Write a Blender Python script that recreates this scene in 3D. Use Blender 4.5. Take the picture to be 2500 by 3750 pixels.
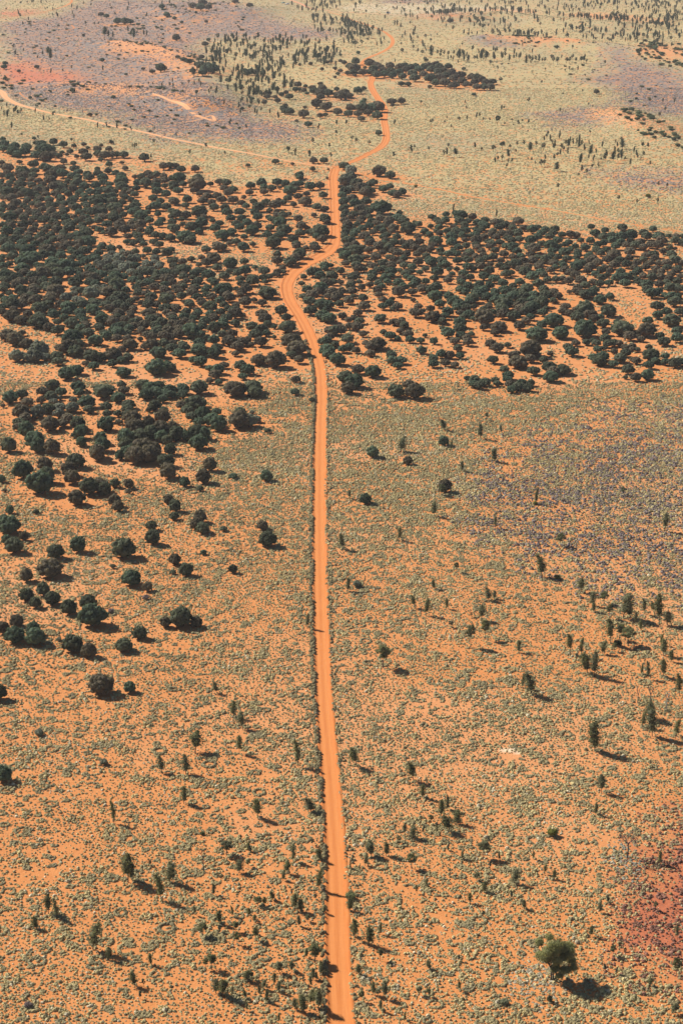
import bpy, math, random
import numpy as np
from mathutils import Vector, Matrix
random.seed(7); RNG = np.random.default_rng(7)
S = bpy.context.scene
for o in list(bpy.data.objects): bpy.data.objects.remove(o)
# ------------------------------------------------------------------ camera
H, F, PITCH = 180.0, 6800.0, math.radians(19.7)
cam = bpy.data.cameras.new('camera'); camo = bpy.data.objects.new('camera', cam)
S.collection.objects.link(camo); S.camera = camo
cam.sensor_fit = 'VERTICAL'; cam.sensor_height = 36.0; cam.lens = 36.0*F/3750.0
cam.clip_start = 1.0; cam.clip_end = 90000.0
camo.location = (0, 0, H); camo.rotation_euler = (math.radians(90)-PITCH, 0, 0)
# ------------------------------------------------------------------ world, sun, exposure
SUN_EL = math.radians(40); SX, SY = -0.85, 0.527
w = bpy.data.worlds.new("World"); S.world = w; w.use_nodes = True
nt = w.node_tree; nt.nodes.clear()
sky = nt.nodes.new('ShaderNodeTexSky'); sky.sky_type = 'NISHITA'; sky.sun_disc = False
sky.sun_elevation = SUN_EL; sky.sun_rotation = math.atan2(SX, SY); sky.air_density = 0.7; sky.dust_density = 0.3
bg = nt.nodes.new('ShaderNodeBackground'); bg.inputs['Strength'].default_value = 0.05
wo = nt.nodes.new('ShaderNodeOutputWorld')
nt.links.new(sky.outputs[0], bg.inputs[0]); nt.links.new(bg.outputs[0], wo.inputs[0])
sl = bpy.data.lights.new('sun', 'SUN'); sl.energy = 5.0; sl.angle = math.radians(0.53); sl.color = (1.0, 0.955, 0.88)
so = bpy.data.objects.new('sun', sl); S.collection.objects.link(so)
sd = Vector((SX*math.cos(SUN_EL), SY*math.cos(SUN_EL), math.sin(SUN_EL)))
so.rotation_euler = sd.to_track_quat('Z', 'Y').to_euler(); so.location = (0, 0, 400)
S.view_settings.view_transform = 'Standard'; S.view_settings.look = 'None'
S.view_settings.exposure = 0.82; S.view_settings.gamma = 1.0
S.render.engine = 'CYCLES'
S.cycles.max_bounces = 6; S.cycles.diffuse_bounces = 3; S.cycles.volume_bounces = 0
# ------------------------------------------------------------------ helpers
CP, SP = math.cos(PITCH), math.sin(PITCH)
HOR = 1875 - F*math.tan(PITCH)
def rnd2(ix, iy, seed):
    n = (ix*374761393 + iy*668265263 + seed*1442695041) & 0x7fffffff
    n = ((n ^ (n >> 13))*1274126177) & 0x7fffffff
    return ((n ^ (n >> 16)) & 0xffff)/65535.0
def vnoise(x, y, seed=0):
    x = np.asarray(x, float); y = np.asarray(y, float)
    ix = np.floor(x).astype(np.int64); iy = np.floor(y).astype(np.int64)
    fx = x-ix; fy = y-iy; fx = fx*fx*(3-2*fx); fy = fy*fy*(3-2*fy)
    a = rnd2(ix, iy, seed); b = rnd2(ix+1, iy, seed); c = rnd2(ix, iy+1, seed); d = rnd2(ix+1, iy+1, seed)
    return (a*(1-fx)+b*fx)*(1-fy)+(c*(1-fx)+d*fx)*fy
def fbm(x, y, seed=0, o=3):
    v = 0; a = 1.0; t = 0
    for i in range(o):
        v = v+a*vnoise(x*2**i, y*2**i, seed+i*17); t += a; a *= 0.5
    return v/t
def sstep(a, b, x):
    t = np.clip((x-a)/(b-a), 0, 1); return t*t*(3-2*t)
def px2w0(x, y, z=0.0):
    x = np.asarray(x, float); y = np.asarray(y, float)
    dx = x-1250; up = 1875-y
    dY = F*CP+up*SP; dZ = -F*SP+up*CP
    t = (z-H)/dZ
    return dx*t, dY*t
def w2px(X, Y, Z=0.0):
    dz = Z-H
    depth = Y*CP-dz*SP; u = Y*SP+dz*CP
    depth = np.maximum(depth, 1.0)
    return 1250+F*X/depth, 1875-F*u/depth
def seg_dist(X, Y, pts):
    d = np.full(np.shape(X), 1e9)
    for (ax, ay), (bx, by) in zip(pts[:-1], pts[1:]):
        vx, vy = bx-ax, by-ay; L = vx*vx+vy*vy+1e-9
        t = np.clip(((X-ax)*vx+(Y-ay)*vy)/L, 0, 1)
        d = np.minimum(d, np.hypot(X-ax-t*vx, Y-ay-t*vy))
    return d
def pxline(pts): return [tuple(float(c) for c in px2w0(x, y)) for x, y in pts]
T = 1250/1568.0
# low dunes (crest lines in photo pixels, height, half width in metres)
DUNES = [([(330,160),(450,175),(590,190),(690,235),(740,300),(800,400)], 5.0, 26),
         ([(160,315),(420,330),(540,345),(640,375),(740,400)], 3.5, 20),
         ([(560,30),(700,70),(850,60),(960,40)], 5.0, 30),
         ([(1680,70),(1850,60),(2000,80),(2260,100)], 5.0, 32),
         ([(1800,145),(2100,160),(2300,190),(2500,200)], 5.0, 26),
         ([(2220,410),(2330,470),(2500,540)], 4.0, 22)]
DUNEW = [(pxline(p), h, r) for p, h, r in DUNES]
def terrain(X, Y):
    X = np.asarray(X, float); Y = np.asarray(Y, float)
    z = 0.25*(fbm(X/28, Y/28, 3)-0.5)+0.9*(fbm(X/160, Y/160, 5, 2)-0.5)*sstep(500, 900, Y)
    for p, h, r in DUNEW:
        d = seg_dist(X, Y, p)
        z = z+h*np.exp(-(d/r)**2)*(0.55+0.9*fbm(X/35, Y/35, 9, 2))
    return z
def px2w(x, y, dz=0.0):
    X, Y = px2w0(x, y, dz)
    for i in range(3):
        X, Y = px2w0(x, y, terrain(X, Y)+dz)
    return X, Y
def mscale(Y, z=0.0):                       # photo pixels per metre at ground distance Y
    return F/(Y*CP+(H-z)*SP)
def inpoly(x, y, poly):
    x = np.asarray(x, float); y = np.asarray(y, float)
    r = np.zeros(x.shape, bool); n = len(poly)
    for i in range(n):
        x1, y1 = poly[i]; x2, y2 = poly[(i+1) % n]
        if y1 == y2: continue
        c = ((y1 > y) != (y2 > y)) & (x < (x2-x1)*(y-y1)/(y2-y1)+x1)
        r ^= c
    return r
def col(o, name=None): S.collection.objects.link(o); return o
def mesh_obj(name, verts, faces, mat, parent=None, smooth=False, link=True):
    me = bpy.data.meshes.new(name); me.from_pydata([tuple(v) for v in verts], [], [tuple(f) for f in faces]); me.update()
    if mat: me.materials.append(mat)
    if smooth: me.polygons.foreach_set('use_smooth', [True]*len(me.polygons))
    o = bpy.data.objects.new(name, me)
    if link: S.collection.objects.link(o)
    if parent: o.parent = parent
    return o
def tag(o, label=None, cat=None, group=None, kind=None):
    if label: o['label'] = label
    if cat: o['category'] = cat
    if group: o['group'] = group
    if kind: o['kind'] = kind
    return o
# ------------------------------------------------------------------ materials
def newmat(name):
    m = bpy.data.materials.new(name); m.use_nodes = True
    n = m.node_tree.nodes; b = n['Principled BSDF']
    b.inputs['Roughness'].default_value = 0.9; b.inputs['Specular IOR Level'].default_value = 0.15
    return m, m.node_tree, b
def N(t, kind, **kw):
    n = t.nodes.new(kind)
    for k, v in kw.items():
        if k in n.inputs.keys(): n.inputs[k].default_value = v
        else: setattr(n, k, v)
    return n
def mixc(t, fac, a, b, mode='MIX'):
    m = t.nodes.new('ShaderNodeMix'); m.data_type = 'RGBA'; m.blend_type = mode
    for sock, v in ((m.inputs[0], fac), (m.inputs[6], a), (m.inputs[7], b)):
        if hasattr(v, 'links'): t.links.new(v, sock)
        else: sock.default_value = v
    return m.outputs[2]
def maprange(t, v, a, b, c=0.0, d=1.0):
    m = t.nodes.new('ShaderNodeMapRange'); t.links.new(v, m.inputs[0])
    for i, q in enumerate((a, b, c, d)): m.inputs[i+1].default_value = q
    return m.outputs[0]
def pos_noise(t, scale, detail=3, obj=False, rough=0.55):
    if obj:
        c = t.nodes.new('ShaderNodeTexCoord'); src = c.outputs['Object']
    else:
        c = t.nodes.new('ShaderNodeNewGeometry'); src = c.outputs['Position']
    n = t.nodes.new('ShaderNodeTexNoise'); n.inputs['Scale'].default_value = scale; n.inputs['Detail'].default_value = detail
    n.inputs['Roughness'].default_value = rough
    t.links.new(src, n.inputs['Vector']); return n.outputs['Fac']
def foliage_mat(name, mode, lo=0.7, hi=1.3, scale=7.0, colour=None, trans=0.0):
    m, t, b = newmat(name)
    if mode == 'obj': c = N(t, 'ShaderNodeObjectInfo').outputs['Color']
    elif mode == 'inst': c = N(t, 'ShaderNodeAttribute', attribute_type='INSTANCER', attribute_name='tint').outputs['Color']
    else: c = N(t, 'ShaderNodeRGB').outputs[0]; c.default_value = (*colour, 1)
    n = pos_noise(t, scale, 2, True)
    f = maprange(t, n, 0.3, 0.7, lo, hi)
    cc = t.nodes.new('ShaderNodeCombineColor')
    for i in range(3): t.links.new(f, cc.inputs[i])
    c2 = mixc(t, 1.0, c, cc.outputs[0], 'MULTIPLY')
    t.links.new(c2, b.inputs['Base Color'])
    if mode in ('obj', 'inst') and trans:                             # thin leaves let some light through
        tr = t.nodes.new('ShaderNodeBsdfTranslucent'); mx = t.nodes.new('ShaderNodeMixShader'); mx.inputs[0].default_value = trans
        t.links.new(mixc(t, 1.0, c2, (1.3, 1.35, 0.9, 1), 'MULTIPLY'), tr.inputs['Color'])
        t.links.new(b.outputs[0], mx.inputs[1]); t.links.new(tr.outputs[0], mx.inputs[2])
        t.links.new(mx.outputs[0], t.nodes['Material Output'].inputs['Surface'])
    return m
M = {}
for k in ('obj', 'inst'):
    M['leaf_'+k] = foliage_mat('foliage_'+k, k, trans=0.38)
M['tuft'] = foliage_mat('tuft_leaves', 'inst', 0.75, 1.25, 3.0)
M['bark'] = foliage_mat('dark_bark', 'rgb', 0.7, 1.3, 9.0, (0.075, 0.06, 0.05))
M['dead'] = foliage_mat('charred_wood', 'rgb', 0.6, 1.4, 9.0, (0.075, 0.068, 0.066))
M['deadpale'] = foliage_mat('bleached_wood', 'rgb', 0.7, 1.2, 9.0, (0.30, 0.28, 0.27))
# ---- tree positions, read off the photograph: crown centre x, y and crown width, per zoomed view ----
T245 = 640/1568.0
T125 = 1250/1568.0
MUL = [
((0,500,T245), """28,22,55 310,15,40 40,65,90 130,85,100 240,90,90 30,105,80 120,125,120 220,130,110 160,150,90 370,60,95 320,55,50 480,45,75 570,68,75 665,80,50 755,68,50 790,100,42 415,110,140 350,100,80 470,105,60 330,160,110 420,170,120 390,190,60 480,155,80 530,165,70 558,138,50 632,130,60 604,160,40 690,178,50 750,130,85 775,175,100 910,75,40 875,105,80 980,105,70 880,150,80 940,165,100 1000,160,80 1050,160,70 1110,155,90 905,205,50 1002,48,45 1295,185,90 1095,232,42 1125,278,62 980,245,65 1470,262,90 1520,255,80 1560,255,40
178,225,55 300,240,100 572,222,65 660,238,55 20,230,60 75,280,100 65,318,75 25,265,60 160,270,30 205,300,130 310,300,90 400,265,100 440,290,90 545,275,95 500,305,100 560,325,110 460,345,120 670,285,90 705,315,80 875,285,55 970,305,75 1040,322,75 880,325,95 785,330,85 650,350,95 700,365,80 800,360,100 925,370,105 1090,350,90 1088,392,135 1090,445,110 985,425,70 930,410,80 860,440,90
90,360,80 165,335,70 230,335,80 190,355,80 200,382,75 300,345,90 285,380,70 350,390,80 450,385,110 15,395,50 80,405,45 195,425,90 290,432,85 390,425,70 610,405,70 690,410,110 480,440,110 560,445,100 60,440,100 20,435,60 200,470,80 240,500,120 340,470,90 400,470,90 760,440,100 660,470,80 810,490,90 710,500,80 880,485,90 960,480,90 1030,490,70 590,485,90 60,490,120
100,545,110 30,550,60 190,520,80 250,550,60 320,520,80 420,515,80 370,560,80 440,560,90 500,510,90 550,545,80 870,560,135 1000,535,90 1010,580,90 930,540,80 645,575,95 150,590,100 110,635,90 215,615,80 30,600,50 290,600,70 360,620,90 500,610,80 580,600,80 650,610,80 770,600,80 1030,625,125 950,575,80
20,660,70 180,660,60 260,660,70 380,650,80 460,660,90 590,660,80 690,635,100 710,680,75 830,670,110 920,670,100 870,640,70 80,710,130 220,710,90 330,690,90 400,740,110 490,720,110 590,730,90 670,720,70 1030,715,120 930,715,100 880,750,90 800,765,90 960,780,95 740,795,80 690,760,80 600,770,90 480,765,90
30,780,60 210,790,100 100,800,90 320,795,65 430,810,80 620,820,110 510,840,100 895,830,85 780,850,120 1000,850,110 940,860,60 690,860,65 60,840,130 170,850,110 290,840,90 260,870,90 370,880,90 460,880,90 570,860,80 640,900,90 130,915,110 30,900,90 40,940,120 260,920,100 380,930,100 480,920,90 560,920,90 720,950,100 800,930,130 200,950,90 90,965,100 320,960,90 430,965,90 620,960,100
1210,360,50 1270,360,80 1330,330,90 1400,335,90 1340,365,70 1240,410,90 1310,415,110 1400,400,90 1480,385,90 1470,355,70 1540,370,70 1225,460,75 1208,512,75 1400,440,90 1480,440,60 1545,420,60 1410,490,90 1490,510,90 1540,460,60 1375,550,90 1440,575,80 1210,615,100 1340,640,70 1400,620,110 1490,625,100 1550,570,80 1190,670,100 1260,700,120 1320,680,70 1418,695,65 1540,660,70 1540,715,70 1450,745,80 1340,750,80 1210,750,70 1100,783,60 1260,790,110 1190,810,70 1425,780,80 1545,765,80 1540,815,80 1345,830,80 1120,830,110 1240,890,90 1150,890,80 1210,865,60 1400,880,90 1460,890,80 1530,900,100 1260,930,80 1380,940,80 1140,940,70 1200,950,70 1290,960,70 1430,965,80"""),
((620,500,T245), """15,255,60 60,258,65 108,290,80 232,285,80 705,255,48 952,218,68 1105,243,38 1292,210,78 1385,212,72 1285,290,50 1545,250,60 1168,345,80 1170,362,70 1415,372,30 1443,300,24
370,425,58 255,375,110 250,420,160 90,360,120 30,370,90 125,425,70 45,430,90 215,482,68 80,482,90 450,400,80 512,412,90 490,460,80 570,468,85 530,500,90 728,432,90 828,412,100 850,450,80 920,460,80 718,495,75 848,492,80 970,405,90 1040,415,80 990,455,45 1080,470,120 1120,430,90 1170,420,80 1145,465,60 1265,440,100 1350,435,85 1380,522,80 1230,508,70 1155,530,90 1220,568,125 1115,605,65 1060,550,80 980,570,60 1020,585,70 950,610,110 870,590,90 800,630,110 900,660,60 960,672,60 1070,690,60 1020,705,90 970,700,80
270,512,60 340,530,90 430,530,90 160,560,90 50,580,90 145,615,75 300,570,90 380,585,80 470,560,90 570,560,100 670,540,50 650,595,70 690,620,70 755,580,70 400,630,90 500,640,90 520,675,100 630,668,100 270,660,145 765,680,80 790,718,90 310,716,70 890,720,60 550,725,90 650,735,90 700,770,90 600,775,90 780,800,100 990,760,130 920,740,80 1155,732,85 1298,702,58 1325,625,90 1410,635,80 1395,735,105 1415,765,60
905,812,85 740,835,125 680,780,80 560,845,90 630,810,90 480,870,140 560,870,60 450,775,80 390,750,60 410,815,100 290,765,120 200,810,120 260,790,90 270,845,78 110,740,60 60,690,110 150,700,100 50,820,100 120,785,60 150,885,160 190,925,100 90,870,70 600,938,80 672,895,72 540,955,60 430,965,90 1030,830,130 1000,880,90 880,880,90 880,860,60 930,945,140 960,890,80 1110,920,100 1185,800,100 1170,860,90 1250,855,65 1235,815,60 1140,960,80 1370,835,165 1320,895,80 1395,890,60 1405,935,90 750,965,60 1300,965,80 660,970,80"""),
((1240,560,T245), """50,110,95 110,150,105 30,230,110 110,210,110 70,235,140 180,250,70 20,300,60 150,265,110 40,335,110 110,315,90 310,260,80 280,280,80 200,310,120 250,330,110 230,350,100 300,340,60 360,155,130 460,190,95 400,315,90 455,300,70 490,355,100 565,345,90 525,370,80
30,375,80 30,420,90 120,405,110 245,428,105 150,450,110 380,480,160 320,480,80 440,475,80 545,530,60 40,500,90 190,505,110 260,515,100 380,515,90 60,540,80 130,545,100 220,540,90 40,565,60
200,585,90 55,605,90 290,605,80 370,590,90 340,625,80 450,605,100 530,580,110 580,610,110 580,640,60 80,640,100 160,640,60 270,650,85 440,635,90 490,665,100 620,668,140 660,660,60 345,680,80 210,670,90 130,665,60 400,695,70 680,615,45 712,635,75 822,655,60 835,570,75 880,598,70 960,545,70 1090,545,130 1040,535,60 1080,605,90 1150,610,80 1025,660,60 1200,570,80 1225,680,62 1240,620,90 1310,600,80 1050,640,40
90,770,130 60,710,90 150,700,90 230,745,105 130,730,80 430,730,80 520,750,80 420,775,80 705,750,70 770,708,80 815,728,75 905,720,65 870,775,125 960,700,60 1060,705,100 1010,745,120 980,690,70
280,800,100 500,800,90 360,835,110 440,845,100 150,860,140 80,830,90 220,850,70 60,910,130 150,950,130 250,930,60 330,930,100 350,940,90 410,800,60
570,800,90 640,815,100 720,795,90 680,845,90 600,840,80 840,820,80 760,845,80 1010,800,110 820,860,80 910,870,80 740,870,80 530,890,100 600,900,90 700,905,80 785,915,80 460,935,80 580,945,80 920,905,60 980,905,80 710,970,100 820,960,100 1050,900,90 1130,920,80 1150,950,100 1170,880,80 1060,960,90 1070,840,90 1140,830,80 920,955,100
1170,740,60 1220,730,90 1300,750,90 1380,700,80 1370,730,80 1300,650,110 1400,620,100 1440,660,90 1500,640,90 1550,660,70 1460,720,90 1530,720,90 1450,620,70 1230,780,110 1350,790,80 1440,800,80 1520,770,80 1240,840,90 1350,835,80 1500,830,80 1280,880,80 1400,870,80 1480,900,90 1380,930,90 1260,960,80 1540,860,60 1320,940,80 1450,960,80 1550,930,60"""),
((1860,700,T245), """88,262,105 30,300,80 40,330,80 140,325,80 265,320,65 330,345,80 215,340,100 418,338,80 85,375,100 300,370,90 400,375,80 482,385,80 560,382,90 612,390,75 742,318,70 865,348,70 1022,320,95 1030,350,60 1295,338,70 780,375,90 850,410,100 930,400,100 1010,400,120 1100,390,120 1210,370,90 1240,400,100 1350,400,120 1370,435,100 1440,400,60 1500,400,80 1500,440,90 1550,450,80 1560,400,60 1560,480,40
200,430,110 100,430,80 260,410,90 370,400,90 440,440,90 30,440,80 380,470,125 290,470,80 40,490,100 230,510,120 540,460,75 650,440,60 735,440,85 598,492,75 690,500,90 620,540,75 390,530,90 445,500,70 505,540,110 80,535,90 195,565,80 800,480,80 790,525,90 850,465,80 930,440,90 1010,450,90 1090,435,60 960,490,90 950,550,130 1090,540,100 1060,480,80 1140,480,100 1210,500,80 1180,450,100 1270,480,80 1340,480,100 1450,505,60 1495,515,40 1390,535,80 1300,560,100 1460,560,90 1230,570,80 1310,600,80 1480,590,80 1210,610,80
110,580,90 40,590,80 445,590,80 260,590,70 340,600,110 420,630,60 480,640,70 730,565,70 760,600,110 612,670,115 710,625,80 800,640,90 890,610,90 1000,610,90 1080,600,80 740,670,110 860,680,80 950,660,100 1060,650,100 1150,640,90 830,710,80 1230,680,80 1320,690,80 1270,640,80 1350,640,80 1130,690,80 1420,640,100 1500,620,100 1550,640,70 1420,680,90 1520,690,90
130,620,100 220,620,100 60,650,110 270,660,80 290,640,80 420,682,68 150,720,120 290,720,95 25,730,70 220,760,120 510,700,100 560,720,90 600,750,90 910,715,80 885,750,65 1010,705,60 980,770,120 1130,780,70 1060,770,100 1210,760,80 1130,730,90 1290,770,100 1360,770,100 1460,740,80 1540,760,70 1370,720,80 1440,790,90 100,810,90 350,790,80 430,785,90 480,780,70 540,800,90 270,830,110 650,790,110 760,808,80 690,840,100 620,860,90 40,850,80 170,860,120 600,890,80 1240,830,120 1350,830,90 1250,880,110 1290,910,120 1340,900,90 1450,860,120 1520,870,110 1400,930,70 1460,940,110 1520,940,70 60,900,90 20,930,80 545,900,50 320,880,90 400,910,90 450,935,80 330,930,120 230,930,110 130,940,120 660,910,100 740,910,110 770,885,90 910,940,90 820,960,130 400,970,60 1500,970,80"""),
((0,880,T245), """70,75,120 250,75,150 430,70,150 390,60,90 575,60,90 105,145,100 290,140,170 390,130,110 190,185,120 700,120,110 760,90,110 790,110,80 550,135,100 640,155,80 450,110,70 997,75,90 1073,60,60 1100,95,50 1005,112,80 1155,122,95 1215,95,80 1320,85,90 1405,100,80 1285,140,55 1390,160,90 1435,212,85 1535,185,75 1500,110,100 1530,80,80
30,230,100 470,190,150 580,210,150 660,230,110 770,180,100 870,165,100 960,190,110 1070,170,120 1180,165,100 1230,170,80 1150,215,110 1060,215,110 880,210,90 810,250,110 990,245,120 1110,250,110 1210,230,90 200,240,140 225,285,120 480,240,130 390,285,150 520,290,140 620,280,120 700,270,90 900,300,120 780,310,90 840,335,130 1030,315,130 1110,320,100 1180,280,90 1240,300,100 1320,280,110 1400,290,90 1480,280,110 1550,270,70 1270,250,80 40,300,130 150,330,110 300,315,110
60,360,110 180,370,110 320,355,120 500,360,130 680,370,130 800,370,100 40,410,100 150,400,110 420,400,110 380,375,90 860,390,100 1050,385,150 1190,350,100 1260,390,90 1340,370,110 1400,330,100 1500,340,120 1550,370,80
200,440,130 300,450,120 500,440,150 460,490,110 720,450,90 820,470,150 970,450,150 860,420,80 1220,420,80 1240,470,90 1320,470,100 1390,420,100 1480,440,100 1360,500,110 1520,440,50
83,475,60 15,500,60 60,530,100 230,515,100 310,540,120 440,530,130 340,510,80 600,510,120 700,530,110 1070,490,150 1010,530,110 1140,510,60 1490,520,130 1550,510,60
110,565,140 190,570,120 355,595,150 30,590,90 20,640,80 620,590,140 740,570,120 860,560,110 950,570,110 1060,570,120 1130,590,100 1330,570,110 1410,580,80 1480,600,110 1270,560,70 1550,600,70
840,610,130 720,640,120 600,640,100 1070,650,110 1170,680,80 1330,640,130 110,670,150 490,660,120 200,700,130 340,710,180 650,730,140 920,700,130 1010,720,120 1240,710,90 1360,700,120 1450,720,110 1540,670,100 1540,740,80 765,745,80 1100,750,90 520,730,80 440,770,110 520,800,120 1390,760,100 1290,760,110 1200,770,90
880,770,80 790,820,120 650,850,200 860,890,130 940,830,90 1060,820,120 1140,830,90 1270,810,90 1320,840,90 1400,810,120 1510,800,130 1470,850,110 1540,860,90 70,840,140 140,880,150 240,910,130 200,830,70 620,945,180 700,930,110 540,960,100 350,965,180 1120,875,60 1260,885,55 1170,930,130 1360,930,130 1470,920,110 1550,915,80 1300,950,80 1100,965,80"""),
((620,880,T245), """330,75,90 440,55,110 480,55,80 665,58,105 1140,50,80 1170,110,125 1225,65,60 1305,60,95 970,122,80 967,180,100 675,185,85 545,190,140 195,165,70 400,150,130 340,190,110 290,150,70 265,215,60 120,190,80 50,180,80 130,250,140 50,290,90 130,305,80 210,330,65 240,378,90 385,362,82 350,300,120 300,270,80 260,270,90 430,240,90 495,315,95 540,270,70 610,290,90 640,340,90 645,385,80 680,265,110 770,238,60 850,265,110 745,360,120 760,330,90 840,330,80 890,325,70 860,370,60 970,280,80 1015,245,70 1055,293,60 970,305,60 930,310,50 1080,190,110 1130,160,110 1140,215,80
475,425,170 600,435,60 690,430,110 650,455,90 880,455,160 850,430,80 920,450,80 540,510,105 640,485,60 680,545,120 760,530,70 832,555,85 1000,625,115 830,650,110 855,700,120 880,740,80 740,765,110 830,785,110 770,840,120 870,830,80 940,868,45 940,775,50 1065,680,90 1075,755,160 1130,870,195 1140,955,180
180,550,80 130,550,40 300,560,90 370,590,130 250,620,70 460,640,90 530,610,80 590,655,120 660,665,50 260,650,80 60,600,100 130,680,100 400,690,110 320,720,110 480,730,100 590,735,90 410,770,130 200,740,90 190,800,180 90,830,110 560,830,110 480,840,90 540,890,140 270,840,120 400,890,110 340,870,80 120,930,90 270,920,110 650,900,110 700,890,80 820,905,120 610,940,90 270,960,110 420,960,100 730,930,60"""),
((1100,940,T245), """185,62,95 60,115,110 140,130,110 215,100,70 270,80,55 175,160,90 30,180,60 360,125,80 405,55,80 340,110,60 285,165,110 500,70,100 495,20,120 400,5,80 515,105,90 570,110,60 620,60,65 465,180,100 525,220,62 390,180,35 210,200,60 230,235,120 290,225,80 180,270,130 60,290,100 10,240,60 360,225,60 445,262,85 620,250,70 645,145,100 740,60,100 700,110,90 810,70,100 740,105,80 810,130,110 890,120,60 760,185,100 640,190,100 1050,45,110 930,75,80 1000,90,90 1170,45,100 990,130,70 1070,140,60 1120,105,70 1270,40,100 1300,65,80 1250,75,60 1330,115,50 1225,130,110 1410,40,90 1490,30,100 1500,90,100 1550,110,60 1400,110,60 1460,145,100 1360,150,60
700,230,90 730,265,70 690,295,90 700,335,80 880,225,110 1000,195,90 1040,210,90 950,180,70 1120,220,80 1010,250,100 920,270,100 880,310,120 860,330,90 1000,310,90 1090,285,100 1160,300,90 1215,265,120 1200,190,80 1320,210,80 1330,175,60 1440,190,90 1520,180,80 1440,230,80 1430,290,90 1500,250,80 1550,260,60 1480,310,80
285,310,110 370,310,90 460,305,100 330,345,110 250,350,80 150,315,90 100,340,120 30,350,90 80,390,120 190,410,130 250,430,110 310,375,80 350,420,80 435,385,100 470,350,60 560,362,95 570,435,115 1205,345,130 1330,350,100 1380,385,130 1245,420,95 1540,360,130 1420,420,120 1510,400,90 1400,450,90 1490,450,100 1550,450,60
740,380,80 800,415,90 740,440,90 870,440,90 820,375,60 830,460,60 1055,440,80 1010,385,50 1035,495,120 1090,485,60 90,475,120 200,520,130 260,540,130 220,470,50 375,525,85 515,495,90 480,550,80 530,570,90 430,565,70 440,620,90 510,625,110 710,550,110 740,530,60 1165,465,80 1190,530,140 1320,490,110 1270,570,90 1290,530,80 840,580,90 900,590,100 930,610,90 910,560,60 1430,500,80 1510,510,100 1460,540,80 1550,550,60 1430,590,120
310,655,120 360,655,110 260,655,100 745,675,70 805,705,100 895,665,75 965,690,100 870,730,60 980,740,85 1075,745,80 1195,755,75 1115,705,50 560,690,75 1275,640,60 1320,680,120 1430,640,120 1435,695,90 1530,690,70 1380,750,90 1400,740,60 1500,760,100 1490,730,90 260,715,90 230,755,110 420,730,115 190,760,80 310,785,80 585,770,75 690,770,150 630,805,100 625,860,90 380,825,90 500,835,80 440,800,90 240,830,140 230,870,110 330,915,140 815,875,100 900,920,110 820,930,100 1085,835,95 1410,815,90 1260,870,100 1340,880,90 1425,885,80 1190,910,90 1190,955,100 1300,950,90 1380,965,80 870,970,90"""),
((0,0,1.0), """1760,975,38 1790,990,40 1830,970,36 1850,1000,40 1770,1010,40 1810,1020,42 1840,1035,40 1755,1040,36 1790,1045,38 1860,965,30"""),
((1700,1050,T245), """165,30,100 208,70,60 70,85,130 370,30,110 450,80,120 540,30,130 600,70,130 700,60,120 620,110,140 690,130,130 800,40,80 845,75,80 610,170,140 220,160,60 350,150,150 340,190,130 470,160,80 500,190,110 560,210,110 180,265,190 480,230,100 440,260,120 340,245,110 700,225,95 550,300,90 590,270,80 730,190,60 795,122,70 905,170,90 1080,180,150 1010,200,90 800,280,180 880,210,90 940,230,80 1010,270,120 1020,230,90 1110,240,100 1150,230,80 1180,220,90 1160,280,90 1220,270,70 1290,210,140 1300,240,100 1235,325,110 1270,310,60 1230,350,80 1080,65,110 1150,60,100 1220,110,150 1280,90,90 940,45,50
170,360,80 310,345,140 270,402,90 60,412,70 30,490,90 493,342,110 688,340,95 650,410,185 650,450,120 860,400,155 1085,365,210 1410,350,200 1480,360,80 1370,320,80 1265,405,80 1480,440,110 1530,410,80 1550,440,50
230,510,100 290,540,120 330,560,90 385,520,70 590,550,190 540,560,90 590,515,90 440,610,110 480,660,170 520,680,120 590,640,100 655,612,65 468,590,70 707,655,80 768,598,60 252,650,98 357,735,90 925,535,90 995,500,80 960,575,120 1092,495,75 1150,480,60 1180,500,90 1260,460,110 1210,550,60 1190,560,80 1250,550,60 1280,510,90 1330,500,90 1385,505,85 1340,575,70 1440,540,80 1500,530,80 1500,560,60 1440,590,100 1550,560,60
1160,630,110 1240,620,110 1210,650,140 1395,635,120 1335,685,95 1540,660,90 1465,740,110 1440,810,50 1535,810,100 1500,650,50 760,710,130 790,750,110 880,730,140 920,750,130 770,795,145 620,750,110
20,815,60 90,830,110 180,850,110 80,870,90 130,880,100 275,835,80 295,865,75 390,790,110 385,825,90 410,870,100 510,850,90 590,860,80 480,890,110 570,900,100 420,920,85"""),
((1250,1000,T125), """1450,150,60 1515,212,80 1405,218,50 1450,190,50 1490,175,50 1550,175,50 1400,255,90 1540,265,50 1480,310,60 1540,295,60 1460,285,40 1410,340,35 1420,370,80 1485,380,40 1485,405,45 1530,410,60 1555,405,50 1410,420,50 1375,300,40 1525,130,60 1405,465,65 1440,400,40
0,395,60 20,470,80 75,440,60 145,450,70 60,490,90 30,525,70 230,370,50 255,400,90 250,538,80 308,510,60 335,540,90"""),
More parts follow.
